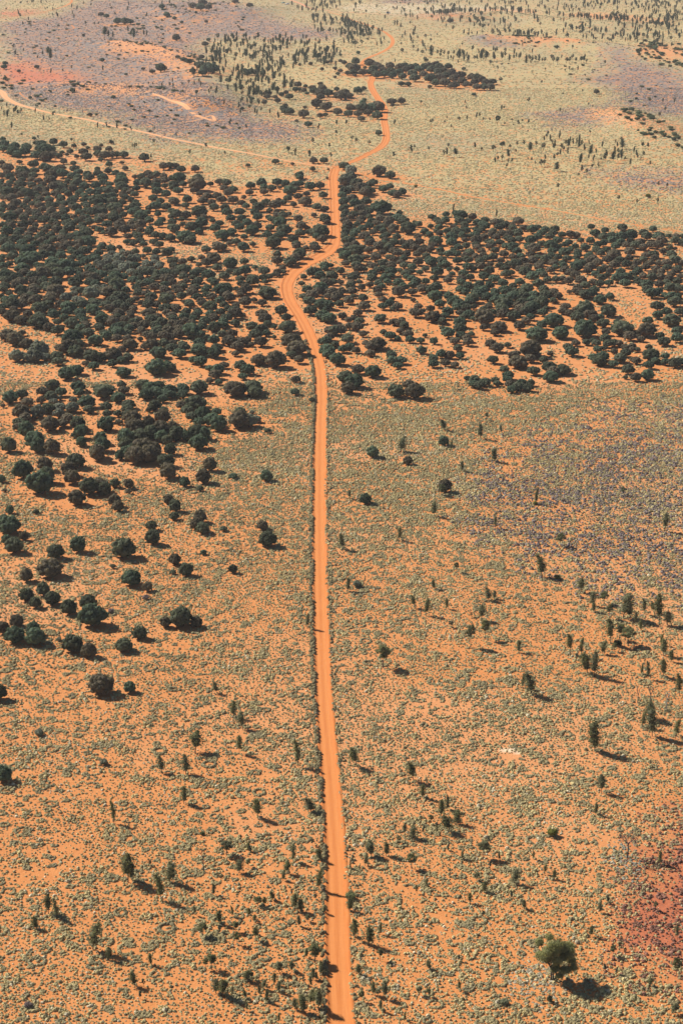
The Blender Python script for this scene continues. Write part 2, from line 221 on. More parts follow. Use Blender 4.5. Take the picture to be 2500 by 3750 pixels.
((0,1260,T245), """150,100,140 340,60,180 300,100,150 400,110,100 240,110,110 510,95,130 520,150,100 630,30,160 680,60,130 830,95,160 1010,85,160 900,110,130 1150,120,95 1090,140,80 1010,170,90 840,190,100 1110,240,130 690,220,140 600,250,160 640,280,120 770,170,70 1420,60,150 1540,30,120 1410,190,200 1350,200,110 1500,190,110 1540,210,90
470,360,130 385,415,120 705,375,130 710,430,100 550,430,100 460,470,120 95,470,150 195,445,110 245,515,110 30,550,50 370,500,80 930,410,180 880,400,90 990,400,100 1090,360,80 1060,470,130 1110,410,100 1280,350,130 1340,380,130 1420,360,130 1310,440,140 1400,420,140 1520,400,140 1490,440,120 1550,450,80 1460,490,90
780,510,150 660,500,80 800,580,100 645,560,130 540,560,110 430,570,130 340,610,130 190,600,160 530,620,110 610,650,110 450,710,170 230,660,120 170,690,110 170,735,110 560,700,110 700,710,130 680,670,80 240,780,140 955,560,110 960,620,90 1060,620,80 1155,530,130 1140,580,100 1150,620,110 985,670,90 945,720,140 1070,695,70 1190,670,150 1130,660,80 1390,540,130 1470,590,80 1335,590,60 1460,660,130 540,480,60 480,510,80
720,800,120 750,765,80 670,810,70 730,880,90 310,860,180 280,900,150 340,920,130 80,915,130 465,925,150 1220,740,170 1330,730,130 1130,840,140 1260,820,150 1440,760,180 1540,740,100 1350,800,140 1450,830,120 1500,860,90 1550,820,70 905,850,120 920,910,130 870,960,140 1130,910,120 1290,930,200 1220,940,110 1390,940,120 1530,950,110"""),
((560,1240,T245), """240,125,120 280,70,110 410,95,140 430,200,120 360,190,90 550,120,130 540,150,100 480,110,60 600,80,60 740,130,70 760,70,110 640,235,85 580,270,120 510,265,80 560,315,120 510,370,80 590,385,75 790,240,120 850,275,120 805,335,85 950,175,150 1100,180,190 1000,190,130 1150,160,90 1130,140,80 1280,90,180 1240,135,90 1310,185,95 1280,365,85 1275,475,85 1425,545,60
415,430,160 270,450,120 270,500,100 740,440,190 900,420,170 720,420,110 910,470,140 760,490,130 670,440,80
380,570,180 260,590,110 430,570,110 310,640,110 570,655,90 450,680,140 350,690,110 420,745,100 540,720,160 590,770,140 780,720,190 720,740,160 860,730,150 780,660,120 890,655,50 930,720,80 1030,822,65 215,850,150 400,830,170 460,860,120 410,930,160 300,880,100"""),
((0,1640,T245), """205,200,170 405,150,140 680,110,170 620,200,130 650,260,150 880,60,140 1220,60,190 1330,50,200 1150,50,130 1080,70,90 1490,110,150 1510,210,160 360,310,240 420,260,140 800,350,170 900,340,150 940,380,120 760,400,90 690,450,150 1030,320,90 1155,330,90 1155,390,60 1030,480,110 1060,530,100 90,560,80 325,570,60 90,690,190 40,650,110 35,740,60 130,870,170 60,830,90 215,800,80 1360,700,100 1370,810,140 1110,900,210 700,880,140 500,930,160 45,380,40 15,280,80"""),
((0,1500,T125), """775,415,50 805,445,60 800,490,42 920,495,60 900,525,60 930,545,60 1028,545,35 1205,532,50 1228,592,88 805,690,55 857,738,62 935,655,30 1070,735,40 795,745,30 965,258,60 935,312,68 850,335,48 920,362,35 1072,303,40 1223,305,58 790,185,70 830,955,100 760,980,50 900,975,55"""),
((0,2000,T245), """455,190,210 240,270,120 235,440,125 390,395,120 320,510,110 470,470,140 620,560,130 790,500,160 830,620,240 1180,280,180 1325,370,90 1015,180,50 30,740,110 150,680,120 130,790,180 320,810,190 300,750,120 650,870,190 800,940,140 1250,780,130 1110,880,160"""),
((0,2250,T125), """465,320,112 597,335,58 15,735,80 -10,360,80"""),
((1250,1500,T125), """468,148,45 143,198,55 305,237,42 110,412,55 475,355,60"""),
((1240,0,T245), """150,548,80 100,590,80 140,610,110 80,650,60 130,645,80 215,645,80 235,605,40 15,545,40 50,560,50 15,630,50 145,675,35 175,470,40 15,490,30 560,748,60 620,748,62 815,777,40 980,590,80 1120,615,38 785,535,40 1210,845,40 170,808,80 225,793,50 50,830,100 20,850,110 90,850,80 475,905,85 560,900,80 480,943,40 215,920,60 230,895,40 60,885,30 340,940,90 100,950,70 170,960,70 300,965,60 998,182,58
275,560,95 340,580,80 370,595,80 310,620,90 290,640,80 340,665,90 400,625,80 410,660,80 460,590,80 470,630,90 480,670,80 540,600,80 540,640,80 590,580,60 600,620,80 570,680,80 640,600,80 690,590,60 660,650,90 680,690,100 720,620,80 760,600,80 800,580,80 830,620,90 760,660,80 820,700,100 870,580,80 900,600,80 890,640,80 940,625,70 870,740,80 900,690,90 960,670,90 950,735,100 1010,650,90 1030,700,90 1040,755,90 1090,670,90 1105,720,90 1110,665,70 1145,740,60 1130,760,50 1180,755,40 1190,690,80 1240,690,90 1220,730,80 1280,710,80 1320,730,80 1380,730,70 1240,775,80 1300,775,80 1360,778,80 1000,770,60"""),
((600,0,T245), """1200,755,70 1270,770,45 1180,800,60 1215,800,50 1258,808,50 1335,785,70 1345,810,80 1400,830,90 1420,790,90 1470,830,90 1405,865,80 1550,795,50 1545,840,60 1285,835,40 1125,862,75 1095,828,50 1055,845,50 930,832,75 925,865,60 1000,868,45 1020,900,60 900,915,55 790,882,45 1370,925,110 1480,930,60 1450,955,100 1090,945,50 1075,970,70 1265,960,40 1402,747,50 1315,568,45 1418,618,40 1535,610,40 1465,557,40 1497,550,40 1535,688,35 1560,660,40 730,630,50 770,640,80 815,645,70 260,635,60 330,590,90 370,610,100 440,615,110 350,650,80 400,600,100 300,575,60 110,325,60 400,355,40 370,390,60 705,960,40 640,760,35 450,565,35 640,8,60 350,20,80 260,45,70 330,60,80 400,60,70 770,45,60 30,125,60 95,135,40 160,150,35 290,112,30 380,162,35 10,610,40 125,505,40 180,530,60 230,550,60 470,465,50 340,510,50"""),
((1250,0,T125), """65,485,50 30,520,40 100,470,30 100,490,60 140,490,60 170,490,60 165,528,48 90,543,35 120,515,40 75,520,40 40,495,40 170,608,34 1170,420,28 500,92,28"""),
((0,0,T125), """1310,510,35 1330,510,40 1395,520,50 1470,530,28 1495,525,25 1550,510,45 1415,570,36 1362,553,18 540,95,40 575,97,40 600,98,30 465,65,25 490,73,25 635,110,18 745,25,30 765,62,30 835,75,20 385,162,16 470,274,24 333,410,28 522,445,22 415,525,24 810,172,36 740,310,50 700,327,28 658,315,18 885,325,36 580,340,16 725,300,22 170,305,26 25,288,26 20,305,30 88,325,20 140,448,18 545,270,14"""),
]
# ---- desert oaks: x, top y, base y, crown width ----
OAK = [
((1250,1500,T125), """665,12,50,16 637,68,135,18 732,72,105,12 472,45,95,18 272,130,195,24 504,145,190,18 703,180,240,22 555,235,285,14 37,370,410,12 425,425,490,18 262,540,600,16 706,490,545,12 5,570,640,20 1005,568,630,20 890,362,435,30 460,345,395,20 1292,355,395,12 1483,480,560,20 920,675,770,28 527,700,750,22 423,780,825,14 1098,775,840,22 28,775,835,18 675,825,880,20 702,832,870,14 338,855,910,16 385,870,945,42 482,870,915,12 641,900,970,20 1229,890,960,16 1290,845,960,40 1325,885,960,22 1393,870,940,12 1458,860,990,20 1350,930,985,10 1495,925,990,24"""),
((1250,2250,T125), """658,25,115,18 593,45,150,20 190,140,245,64 502,28,60,28 1235,20,135,58 1315,60,140,65 1050,90,180,48 1098,105,190,38 1128,180,270,35 1160,180,290,55 810,120,175,16 872,270,370,30 828,275,340,32 1475,205,285,52 1465,88,140,25 1425,435,560,70 1380,450,520,15 1162,495,630,48 1535,480,560,50 1550,270,370,55 72,618,700,26 330,680,760,24 367,780,840,16 455,855,930,20 484,835,900,16 1192,740,820,25 1165,870,920,15 530,900,960,25 595,-10,15,14"""),
((0,2250,T125), """1410,0,65,32 995,310,360,18 1072,405,475,20 1117,460,530,22 897,555,640,36 1100,560,640,18 1370,585,700,52 743,660,730,20 855,658,735,24 845,795,870,22 1183,845,930,28 1430,850,910,26 525,865,960,46"""),
((0,3000,T125), """590,165,290,40 604,200,280,24 780,200,290,68 742,265,375,68 225,360,440,60 262,375,460,48 427,480,600,34 500,590,645,22 170,455,505,22 1040,100,165,28 1100,190,245,24 1346,125,200,45 1318,195,250,22 1468,135,190,20 1460,235,325,50 1435,90,120,22 1185,355,400,18 1355,345,420,22 1380,370,425,22 1070,400,450,24 1010,420,480,22 1145,405,450,28 900,400,440,24 932,480,540,22 1090,520,575,32 1175,500,560,30 1010,485,520,20 980,300,350,25 971,620,690,24 945,640,690,24 693,620,670,28 622,705,765,24 645,790,825,14 1020,730,810,28 992,740,800,26 1133,690,740,22 1155,700,740,22 1280,650,700,20 1340,655,700,18 1260,710,760,28 1445,575,660,30 1400,820,890,32 1465,790,880,28 1195,765,815,26 1135,840,880,26 1430,725,770,24 1440,800,860,22 690,190,215,20 1150,120,150,12 1395,725,760,18 660,735,770,20 1450,340,372,20 1300,450,480,18"""),
((1250,3000,T125), """140,115,180,28 205,110,170,20 320,160,225,24 290,25,75,12 318,35,90,24 500,-10,60,30 652,100,180,28 725,150,190,18 790,238,300,24 658,295,340,18 880,145,185,18 930,215,255,30 975,235,275,14 70,460,550,46 127,500,580,28 177,595,650,30 815,450,480,20 1275,565,600,18 1245,580,630,14 1140,495,540,16 1535,640,720,40 1540,490,550,30 80,670,715,18 205,760,830,20 180,830,880,25 355,770,810,24 403,780,820,22 955,810,845,30 1345,810,850,22 1513,855,900,15 1535,850,890,14 1415,730,770,14 620,245,285,14 780,330,365,12 838,370,410,16 345,300,340,20 1440,380,420,20 1460,150,210,30 1210,665,700,14 1260,680,715,14 35,365,420,40 405,650,690,18 1220,350,385,14 1190,390,430,14 1300,590,620,16 650,420,450,20 545,350,375,14 680,190,225,14"""),
((1250,500,T125), """240,68,105,16 322,38,75,14 335,35,60,10 400,45,70,10 470,60,95,14 485,50,95,18 490,28,55,14 530,55,95,14 612,25,60,12 643,48,70,14 696,38,72,24 705,95,125,10 717,88,115,12 737,82,115,14 738,22,60,14 758,122,148,16 765,100,128,12 768,60,100,12 773,35,60,14 781,100,125,10 800,55,80,10 805,20,50,12 836,15,50,14 865,28,70,16 893,20,50,14 872,95,120,12 855,95,115,8 888,112,130,10 926,28,65,24 915,105,140,22 930,105,135,16 988,118,160,16 975,80,115,14 990,70,100,14 1018,40,75,16 1040,10,50,12 1092,80,130,34 1090,10,60,24 1102,15,50,14 1135,40,100,34 1103,130,165,12 1088,165,190,12 1125,145,180,14 1150,125,150,12 1178,122,150,12 993,213,245,16 1270,268,300,16 1355,285,312,12 1450,280,312,14 512,310,350,18 712,335,375,18 1290,15,60,16 1255,45,90,18 1320,100,140,18 1340,45,80,10 1385,65,100,14 1378,25,55,12 1405,25,60,14 1210,75,110,12 1190,95,115,10 1245,70,120,14 1265,75,110,12 1280,60,100,12 1300,90,115,10 1415,110,140,12 1360,75,105,10 1453,205,235,12 1493,212,240,12 148,145,185,16"""),
((0,500,T125), """510,13,35,18 707,10,38,16 610,32,56,12 628,28,56,12 695,80,108,12 872,58,90,14 947,27,60,16 1033,65,90,12 1326,45,80,20 1355,55,95,16 1420,62,100,18 1436,5,38,18 1513,28,60,14 1520,72,108,14 1437,135,162,24 330,5,25,12"""),
((1250,0,T125), """278,220,250,20 330,205,230,12 350,220,250,12 370,228,255,18 413,210,265,16 440,228,258,12 455,225,255,14 470,230,262,14 490,232,265,14 515,230,260,14 540,225,275,14 535,275,300,10 560,235,265,12 580,250,285,10 610,255,280,16 640,235,275,26 660,235,280,14 683,275,302,16 700,240,280,10 716,300,330,12 735,240,280,16 750,235,270,14 770,250,285,12 790,250,280,12 735,288,305,14 765,288,300,12 815,245,280,14 845,255,300,10 875,262,290,14 890,255,290,16 905,250,285,12 920,265,290,10 935,310,328,8 965,250,280,20 990,260,295,20 1025,315,332,8 1033,262,292,16 1048,260,285,14 1044,303,328,10 1075,262,290,14 1083,303,325,8 1110,258,292,18 1123,270,292,12 1208,275,300,12 1118,338,355,8 918,368,388,12 1065,375,390,8 1105,408,425,8 1208,393,405,10 1015,425,440,8 858,445,482,16 1133,470,490,8 1152,480,498,8 1000,495,520,8 365,460,480,12 567,462,480,8 573,485,510,10 412,545,572,22 243,548,575,10 483,532,548,10 473,552,570,10 540,535,560,16 575,530,560,12 503,570,595,10 617,518,545,10 633,515,545,12 650,538,560,10 680,540,560,10 715,530,575,12 725,532,560,12 733,482,510,10 745,485,505,10 782,543,560,10 748,560,580,8 788,568,580,8 816,550,578,10 830,545,565,12 858,545,575,12 855,597,610,8 1140,595,620,10 730,355,380,24 1473,450,475,8 1527,450,475,8 1458,515,540,16 1485,490,515,14 62,185,218,32 126,145,175,34 48,165,190,20 330,145,172,16 350,165,180,10 383,260,290,20 385,155,180,14 410,158,168,10 410,175,195,14 440,152,170,8 22,550,580,14 48,622,648,18 68,632,660,16 128,645,668,18 245,270,290,6 553,195,212,10 580,148,170,10 655,158,175,10 730,185,205,12 830,195,215,8 990,205,225,8 1060,205,228,12"""),
((0,0,T125), """483,115,175,18 500,140,175,12 520,145,180,10 590,120,150,10 600,130,165,12 615,130,180,12 630,140,165,10 663,138,165,10 675,140,165,8 745,85,108,10 395,95,120,10 435,100,118,10 453,100,115,10 355,28,50,10 220,110,130,8 218,215,255,12 235,225,280,14 197,232,255,8 175,255,275,8 60,200,225,8 70,230,260,10 95,60,85,14 110,220,240,6 55,560,595,10 102,608,632,12 177,620,645,10 540,565,595,10 607,580,605,8 450,562,595,8 493,560,590,8 37,508,545,10 20,505,540,8 28,345,380,14 290,315,335,10 330,300,322,10 475,300,330,8 235,315,340,8 245,515,540,12 310,500,520,8 1052,545,578,12 1132,570,595,8 812,605,630,6 330,635,655,12 620,655,685,8 1323,670,700,20 1355,680,715,14 1420,690,720,16 1460,565,600,10 1545,550,585,14 1545,595,625,14 1280,515,550,12 1200,490,515,8 1240,500,530,8 1180,500,530,8"""),
]
# ---- random fills: polygon in photo pixels, number, height range (m), kind ----
FILL = [
 ([(880,3050),(1190,3050),(1200,3750),(820,3750)], 26, (1.2,2.2), 'oak'),
 ([(1270,3000),(1800,3000),(1700,3750),(1290,3750)], 22, (1.2,2.3), 'oak'),
 ([(2100,2200),(2500,2150),(2500,2700),(2300,2600)], 14, (2,4.5), 'oak'),
 ([(0,0),(700,0),(600,60),(0,90)], 30, (3.5,6), 'oak'),
 ([(2000,60),(2500,60),(2500,160),(2100,140)], 60, (4,7), 'oak'),
 ([(1250,60),(1500,90),(1560,180),(1440,180),(1250,120)], 30, (4,7), 'oak'),
 ([(0,90),(300,60),(900,60),(980,130),(700,280),(300,250),(0,260)], 90, (1.2,2.6), 'bush'),
 ([(0,285),(330,330),(300,375),(0,375)], 30, (1.5,3), 'bush'),
 ([(1250,0),(2500,0),(2500,60),(1250,20)], 110, (3.5,6.5), 'oak'),
 ([(100,380),(760,380),(900,480),(600,500),(200,440)], 40, (1,2.2), 'bush'),
 ([(1980,200),(2500,300),(2500,400),(2200,380)], 24, (1,2.2), 'bush'),
 # oak woodland left of the far track
 ([(790,150),(870,135),(1010,140),(1160,170),(1245,190),(1240,260),(1130,240),(1050,270),(1080,330),(960,370),(880,400),(800,380),(760,330),(700,300),(740,220)], 300, (4.5,8), 'oak'),
 ([(1010,140),(1245,150),(1245,230),(1090,220)], 40, (4,7), 'oak'),
 ([(1240,75),(1370,110),(1410,150),(1400,175),(1340,170),(1250,170)], 90, (4.5,8), 'oak'),
 ([(1130,60),(1245,80),(1245,140),(1150,120)], 30, (4.5,8), 'oak'),
 ([(1080,0),(1245,0),(1245,55),(1130,60),(1060,25)], 55, (4.5,7), 'oak'),
 ([(1250,20),(1480,30),(1640,60),(1640,90),(1400,80),(1250,40)], 30, (4.5,7.5), 'oak'),
 ([(1500,40),(1640,30),(1800,40),(1980,60),(1980,95),(1800,95),(1600,90)], 130, (4.5,8), 'oak'),
 ([(1980,60),(2200,60),(2500,70),(2500,160),(2300,150),(2100,120),(1960,100)], 170, (4.5,8), 'oak'),
 ([(1600,95),(1900,105),(2000,140),(1800,150),(1640,130)], 40, (4,7), 'oak'),
 ([(1780,120),(2480,130),(2500,190),(2300,165),(2000,150)], 70, (4,7), 'oak'),
 ([(1960,0),(2500,8),(2500,60),(2100,50),(1800,20)], 100, (4.5,7.5), 'oak'),
 ([(2400,5),(2500,5),(2500,18),(2300,16)], 30, (4,6), 'oak'),
 ([(1500,175),(1840,190),(2150,215),(2150,240),(1700,235),(1560,215)], 45, (4,7), 'oak'),
 ([(700,370),(860,350),(960,380),(930,430),(800,420)], 22, (3.5,6), 'oak'),
 ([(520,310),(700,300),(760,340),(700,360),(600,340)], 12, (3,5), 'oak'),
 ([(1980,500),(2200,500),(2420,560),(2400,610),(2150,620),(1980,600)], 40, (3,5), 'oak'),
 ([(0,380),(90,400),(230,440),(160,450),(0,430)], 16, (3,5), 'oak'),
 ([(600,0),(880,0),(900,60),(680,80),(560,60)], 34, (1.5,3), 'bush'),
 ([(2260,400),(2380,430),(2500,480),(2500,560),(2380,530),(2270,470)], 46, (1.5,3.2), 'bush'),
 ([(2350,150),(2500,150),(2500,250),(2400,240),(2320,200)], 90, (1.5,3.2), 'bush'),
 ([(1820,135),(2080,150),(2200,180),(2000,180),(1850,160)], 30, (1.5,2.8), 'bush'),
 ([(600,195),(760,230),(840,280),(700,260)], 30, (1,2.4), 'bush'),
 ([(340,160),(560,160),(600,200),(420,200)], 24, (1,2.2), 'bush'),
 ([(250,310),(520,310),(700,370),(560,350)], 26, (1,2.2), 'bush'),
 ([(0,0),(330,0),(300,80),(0,130)], 20, (2.5,5), 'oak'),
 ([(400,70),(700,90),(650,130),(420,130)], 16, (1.5,3), 'bush'),
]
# ------------------------------------------------------------------ zones of the ground (outlines in photo pixels)
def R(pts, ox=0, oy=0, s=T): return [(ox+x*s, oy+y*s) for x, y in pts]
Z_PURPLE = [R([(0,95),(130,90),(300,60),(400,0),(1080,0),(1220,80),(1560,150),(1560,178),(1000,170),(890,250),(880,340),(960,400),(1010,470),(1100,480),(1250,540),(1450,600),(1420,640),(1200,655),(1000,635),(800,625),(600,580),(400,530),(250,500),(100,450),(0,400)]),
    R([(1170,210),(1330,240),(1380,300),(1600,345),(1700,520),(1500,520),(1380,500),(1240,490),(1200,540),(1180,580),(1040,600),(980,570),(850,540),(1000,515),(1160,495),(1290,450),(1200,390),(1090,350),(1200,330),(1240,300)], 1250),
    R([(570,180),(680,175),(760,190),(880,205),(740,215),(640,205)], 1250),
    R([(150,0),(430,0),(440,12),(200,20)], 1250),
    R([(1200,175),(1330,150),(1700,150),(1700,250),(1350,230),(1250,200)], 1250, 500)]
Z_RED = [R([(0,290),(60,280),(180,312),(300,330),(430,350),(400,370),(250,380),(0,378)]), R([(0,40),(200,50),(170,62),(0,80)]), R([(500,60),(640,70),(600,90),(300,82)], 1250)]
Z_SAND = [R([(500,200),(700,200),(760,240),(860,290),(900,330),(860,350),(800,300),(700,255),(540,240)]),
    R([(230,390),(500,390),(660,395),(700,430),(600,430),(400,408)]),
    R([(520,405),(600,388),(660,395),(690,430),(540,425)]), R([(770,455),(860,460),(980,495),(985,510),(900,495),(800,480)]),
    R([(905,98),(1000,85),(1000,97),(920,104)]), R([(800,130),(845,110),(850,180),(830,175),(830,140)]),
    R([(1000,285),(1030,290),(1010,375),(985,350)]), R([(600,55),(900,45),(860,62),(680,65)], 1250), R([(680,170),(860,165),(1130,190),(1180,205),(900,200)], 1250),
    R([(1350,215),(1568,205),(1568,290),(1430,270)], 1250), R([(1220,505),(1300,500),(1400,560),(1568,620),(1700,690),(1500,640),(1330,600),(1200,570)], 1250),
    R([(1000,60),(1480,90),(1480,100),(1000,75)], 1250)]
Z_PALEFAR = [R([(0,20),(300,15),(850,40),(850,75),(600,78),(300,70),(0,45)], 1250)]
Z_BURNT = [R([(1400,0),(1480,10),(1800,0),(1800,760),(1568,742),(1440,720),(1330,600),(1270,420),(1300,330),(1420,250),(1480,180),(1400,80)], 1250, 3000)]
Z_GREYNEAR = [[(1780,1650),(2150,1500),(2900,1450),(2900,2250),(2300,2200),(1900,2100),(1700,1900)]]
Z_MIDPALE = [R([(1120,30),(1568,60),(1568,240),(1330,230),(1200,150)], 1250, 1000)]
def zones(X, Y):
    wx = X+ (fbm(X/9, Y/9, 31)-0.5)*14+(fbm(X/50, Y/50, 33)-0.5)*26*sstep(600, 900, Y)
    wy = Y+ ((fbm(X/9, Y/9, 41)-0.5)*22)*(0.4+0.6*sstep(400, 900, Y))+(fbm(X/60, Y/90, 43)-0.5)*60*sstep(800, 1200, Y)
    u, v = w2px(wx, wy)
    # edges fade over some metres: the share of eight nearby points that fall inside the outline
    e = 5+11*sstep(450, 1100, Y); rr = (fbm(X/5, Y/5, 47)*1.5+0.25)
    UV_ = [w2px(wx+e*rr*0.8*math.cos(a), wy+e*rr*1.6*math.sin(a)) for a in np.arange(8)*0.785+0.3]
    def anyp(zs):
        t_ = np.zeros(u.shape)
        for uu, vv in UV_:
            r = np.zeros(u.shape, bool)
            for z in zs: r |= inpoly(uu, vv, z)
            t_ += r/8.0
        return t_
    return dict(u=u, v=v, purple=anyp(Z_PURPLE), red=anyp(Z_RED), sand=anyp(Z_SAND), burnt=anyp(Z_BURNT), grey=anyp(Z_GREYNEAR), palefar=anyp(Z_PALEFAR), spot=sstep(1.25, .7, np.hypot((u-1872)/48, (v-2771)/14)+0.6*(fbm(X/2.5, Y/3.5, 48)-.5)))
# ------------------------------------------------------------------ parse the trees, and the crown map that decides where soil lies bare
mulgas = []
for (ox, oy, s), txt in MUL:
    for tk in txt.split():
        a = tk.split(',')
        x, y, wd = ox+float(a[0])*s, oy+float(a[1])*s, float(a[2])*s
        W = 4.8
        for i in range(3):
            X, Y = px2w(x, y, 0.36*W); sc = mscale(float(Y)); W = min(max(1.15*wd/sc, 1.6), 12.0)
        mulgas.append([float(X), float(Y), W, x, y, wd])
keep = []
grid = {}
for m in mulgas:
    k = (int(m[0]//8), int(m[1]//8)); ok = True
    for i in (-1, 0, 1):
        for j in (-1, 0, 1):
            for q in grid.get((k[0]+i, k[1]+j), []):
                if math.hypot(q[0]-m[0], (q[1]-m[1])*0.6) < 0.22*(q[2]+m[2])*0.85: ok = False
    if ok: keep.append(m); grid.setdefault(k, []).append(m)
mulgas = keep
# the closed stands, where crowns touch: more trees between the ones read off the photograph
for poly, gap, cnt in (([(0,750),(250,790),(330,880),(640,960),(860,1050),(870,1180),(640,1240),(450,1240),(150,1190),(0,1130)], .93, 2500), ([(0,640),(480,690),(560,860),(300,840),(0,760)], 1.0, 1500),
                  ([(1560,790),(1900,860),(2150,900),(2480,960),(2490,1060),(2200,1040),(1900,1000),(1640,930)], 1.02, 1500), ([(1255,730),(1400,760),(1500,1000),(1300,1080),(1240,900)], 1.05, 900), ([(1700,1050),(1960,1060),(2000,1130),(1780,1150)], .85, 400)):
    xs = [p[0] for p in poly]; ys = [p[1] for p in poly]
    for _ in range(cnt):
        x, y = random.uniform(min(xs), max(xs)), random.uniform(min(ys), max(ys))
        if not inpoly(np.array([x]), np.array([y]), poly)[0]: continue
        W = random.uniform(4.0, 5.4); X, Y = px2w(x, y, 0.4*W); X, Y = float(X), float(Y); k = (int(X//8), int(Y//8))
        if all(math.hypot(q[0]-X, q[1]-Y) > gap*(q[2]+W)*0.5 for i in (-1, 0, 1) for j in (-1, 0, 1) for q in grid.get((k[0]+i, k[1]+j), [])):
            m = [X, Y, W, x, y, W*mscale(Y)]; mulgas.append(m); grid.setdefault(k, []).append(m)
# keep the crowns off the winding part of the track, where the photograph shows it clear
trk = [(1179,1446),(1169,1351),(1150,1279),(1130,1223),(1097,1159),(1060,1100),(1049,1050),(1062,1016),(1085,990),(1120,965),(1165,943),(1203,918),(1224,888),(1227,851),(1224,779),(1222,699),(1220,650),(1228,618)]
tq = []
for (ax, ay), (bx_, by_) in zip(trk[:-1], trk[1:]):
    for k in range(12): tq.append((ax+(bx_-ax)*k/12, ay+(by_-ay)*k/12))
new = []
for m in mulgas:
    for rep in range(6):
        hit = [(qx, qy) for qx, qy in tq if abs(qx-m[3]) < 0.5*m[5]+13 and abs(qy-m[4]) < 0.30*m[5]+9]
        if not hit: break
        qx = sum(q[0] for q in hit)/len(hit); qy = sum(q[1] for q in hit)/len(hit)
        m[3] += 7 if m[3] >= qx else -7; m[4] += 3 if m[4] > qy else -3
    if hit: m[5] *= 0.6; m[2] *= 0.6
    m[0], m[1] = (float(q) for q in px2w(m[3], m[4], .36*m[2])); new.append(m)
mulgas = new
CELL = 3.0; GX0, GY0 = -700.0, 90.0; GW, GH = 467, 900
dens = np.zeros((GH, GW)); block = np.zeros((GH, GW))
for X, Y, W, *_ in mulgas:
    i = int((Y-GY0)/CELL); j = int((X-GX0)/CELL)
    if 0 <= i < GH and 0 <= j < GW: dens[i, j] += (W/4.8)**2*(0.35 if Y > 1150 else 1)*(0.35 if Y < 470 else 1)
def blur(a, r):
    for ax in (0, 1):
        for rep in range(3):
            c = np.cumsum(np.concatenate([np.zeros_like(np.take(a, [0], ax)), a], ax), ax)
            n = a.shape[ax]; i = np.arange(n); lo = np.clip(i-r, 0, n); hi = np.clip(i+r+1, 0, n)
            a = (np.take(c, hi, ax)-np.take(c, lo, ax))/(2*r+1)
    return a
gy_, gx_ = np.mgrid[0:GH, 0:GW]
bare_map = np.clip(blur(dens, 2)*9.0, 0, 1)*np.clip(2.15-2.3*fbm((gx_*CELL+GX0)/26, (gy_*CELL+GY0)/34, 115), 0.25, 1)
def sample(mp, X, Y):
    i = np.clip((Y-GY0)/CELL, 0, GH-1.001); j = np.clip((X-GX0)/CELL, 0, GW-1.001)
    a = i.astype(int); b = j.astype(int); f = i-a; g = j-b
    return (mp[a, b]*(1-f)+mp[a+1, b]*f)*(1-g)+(mp[a, b+1]*(1-f)+mp[a+1, b+1]*f)*g
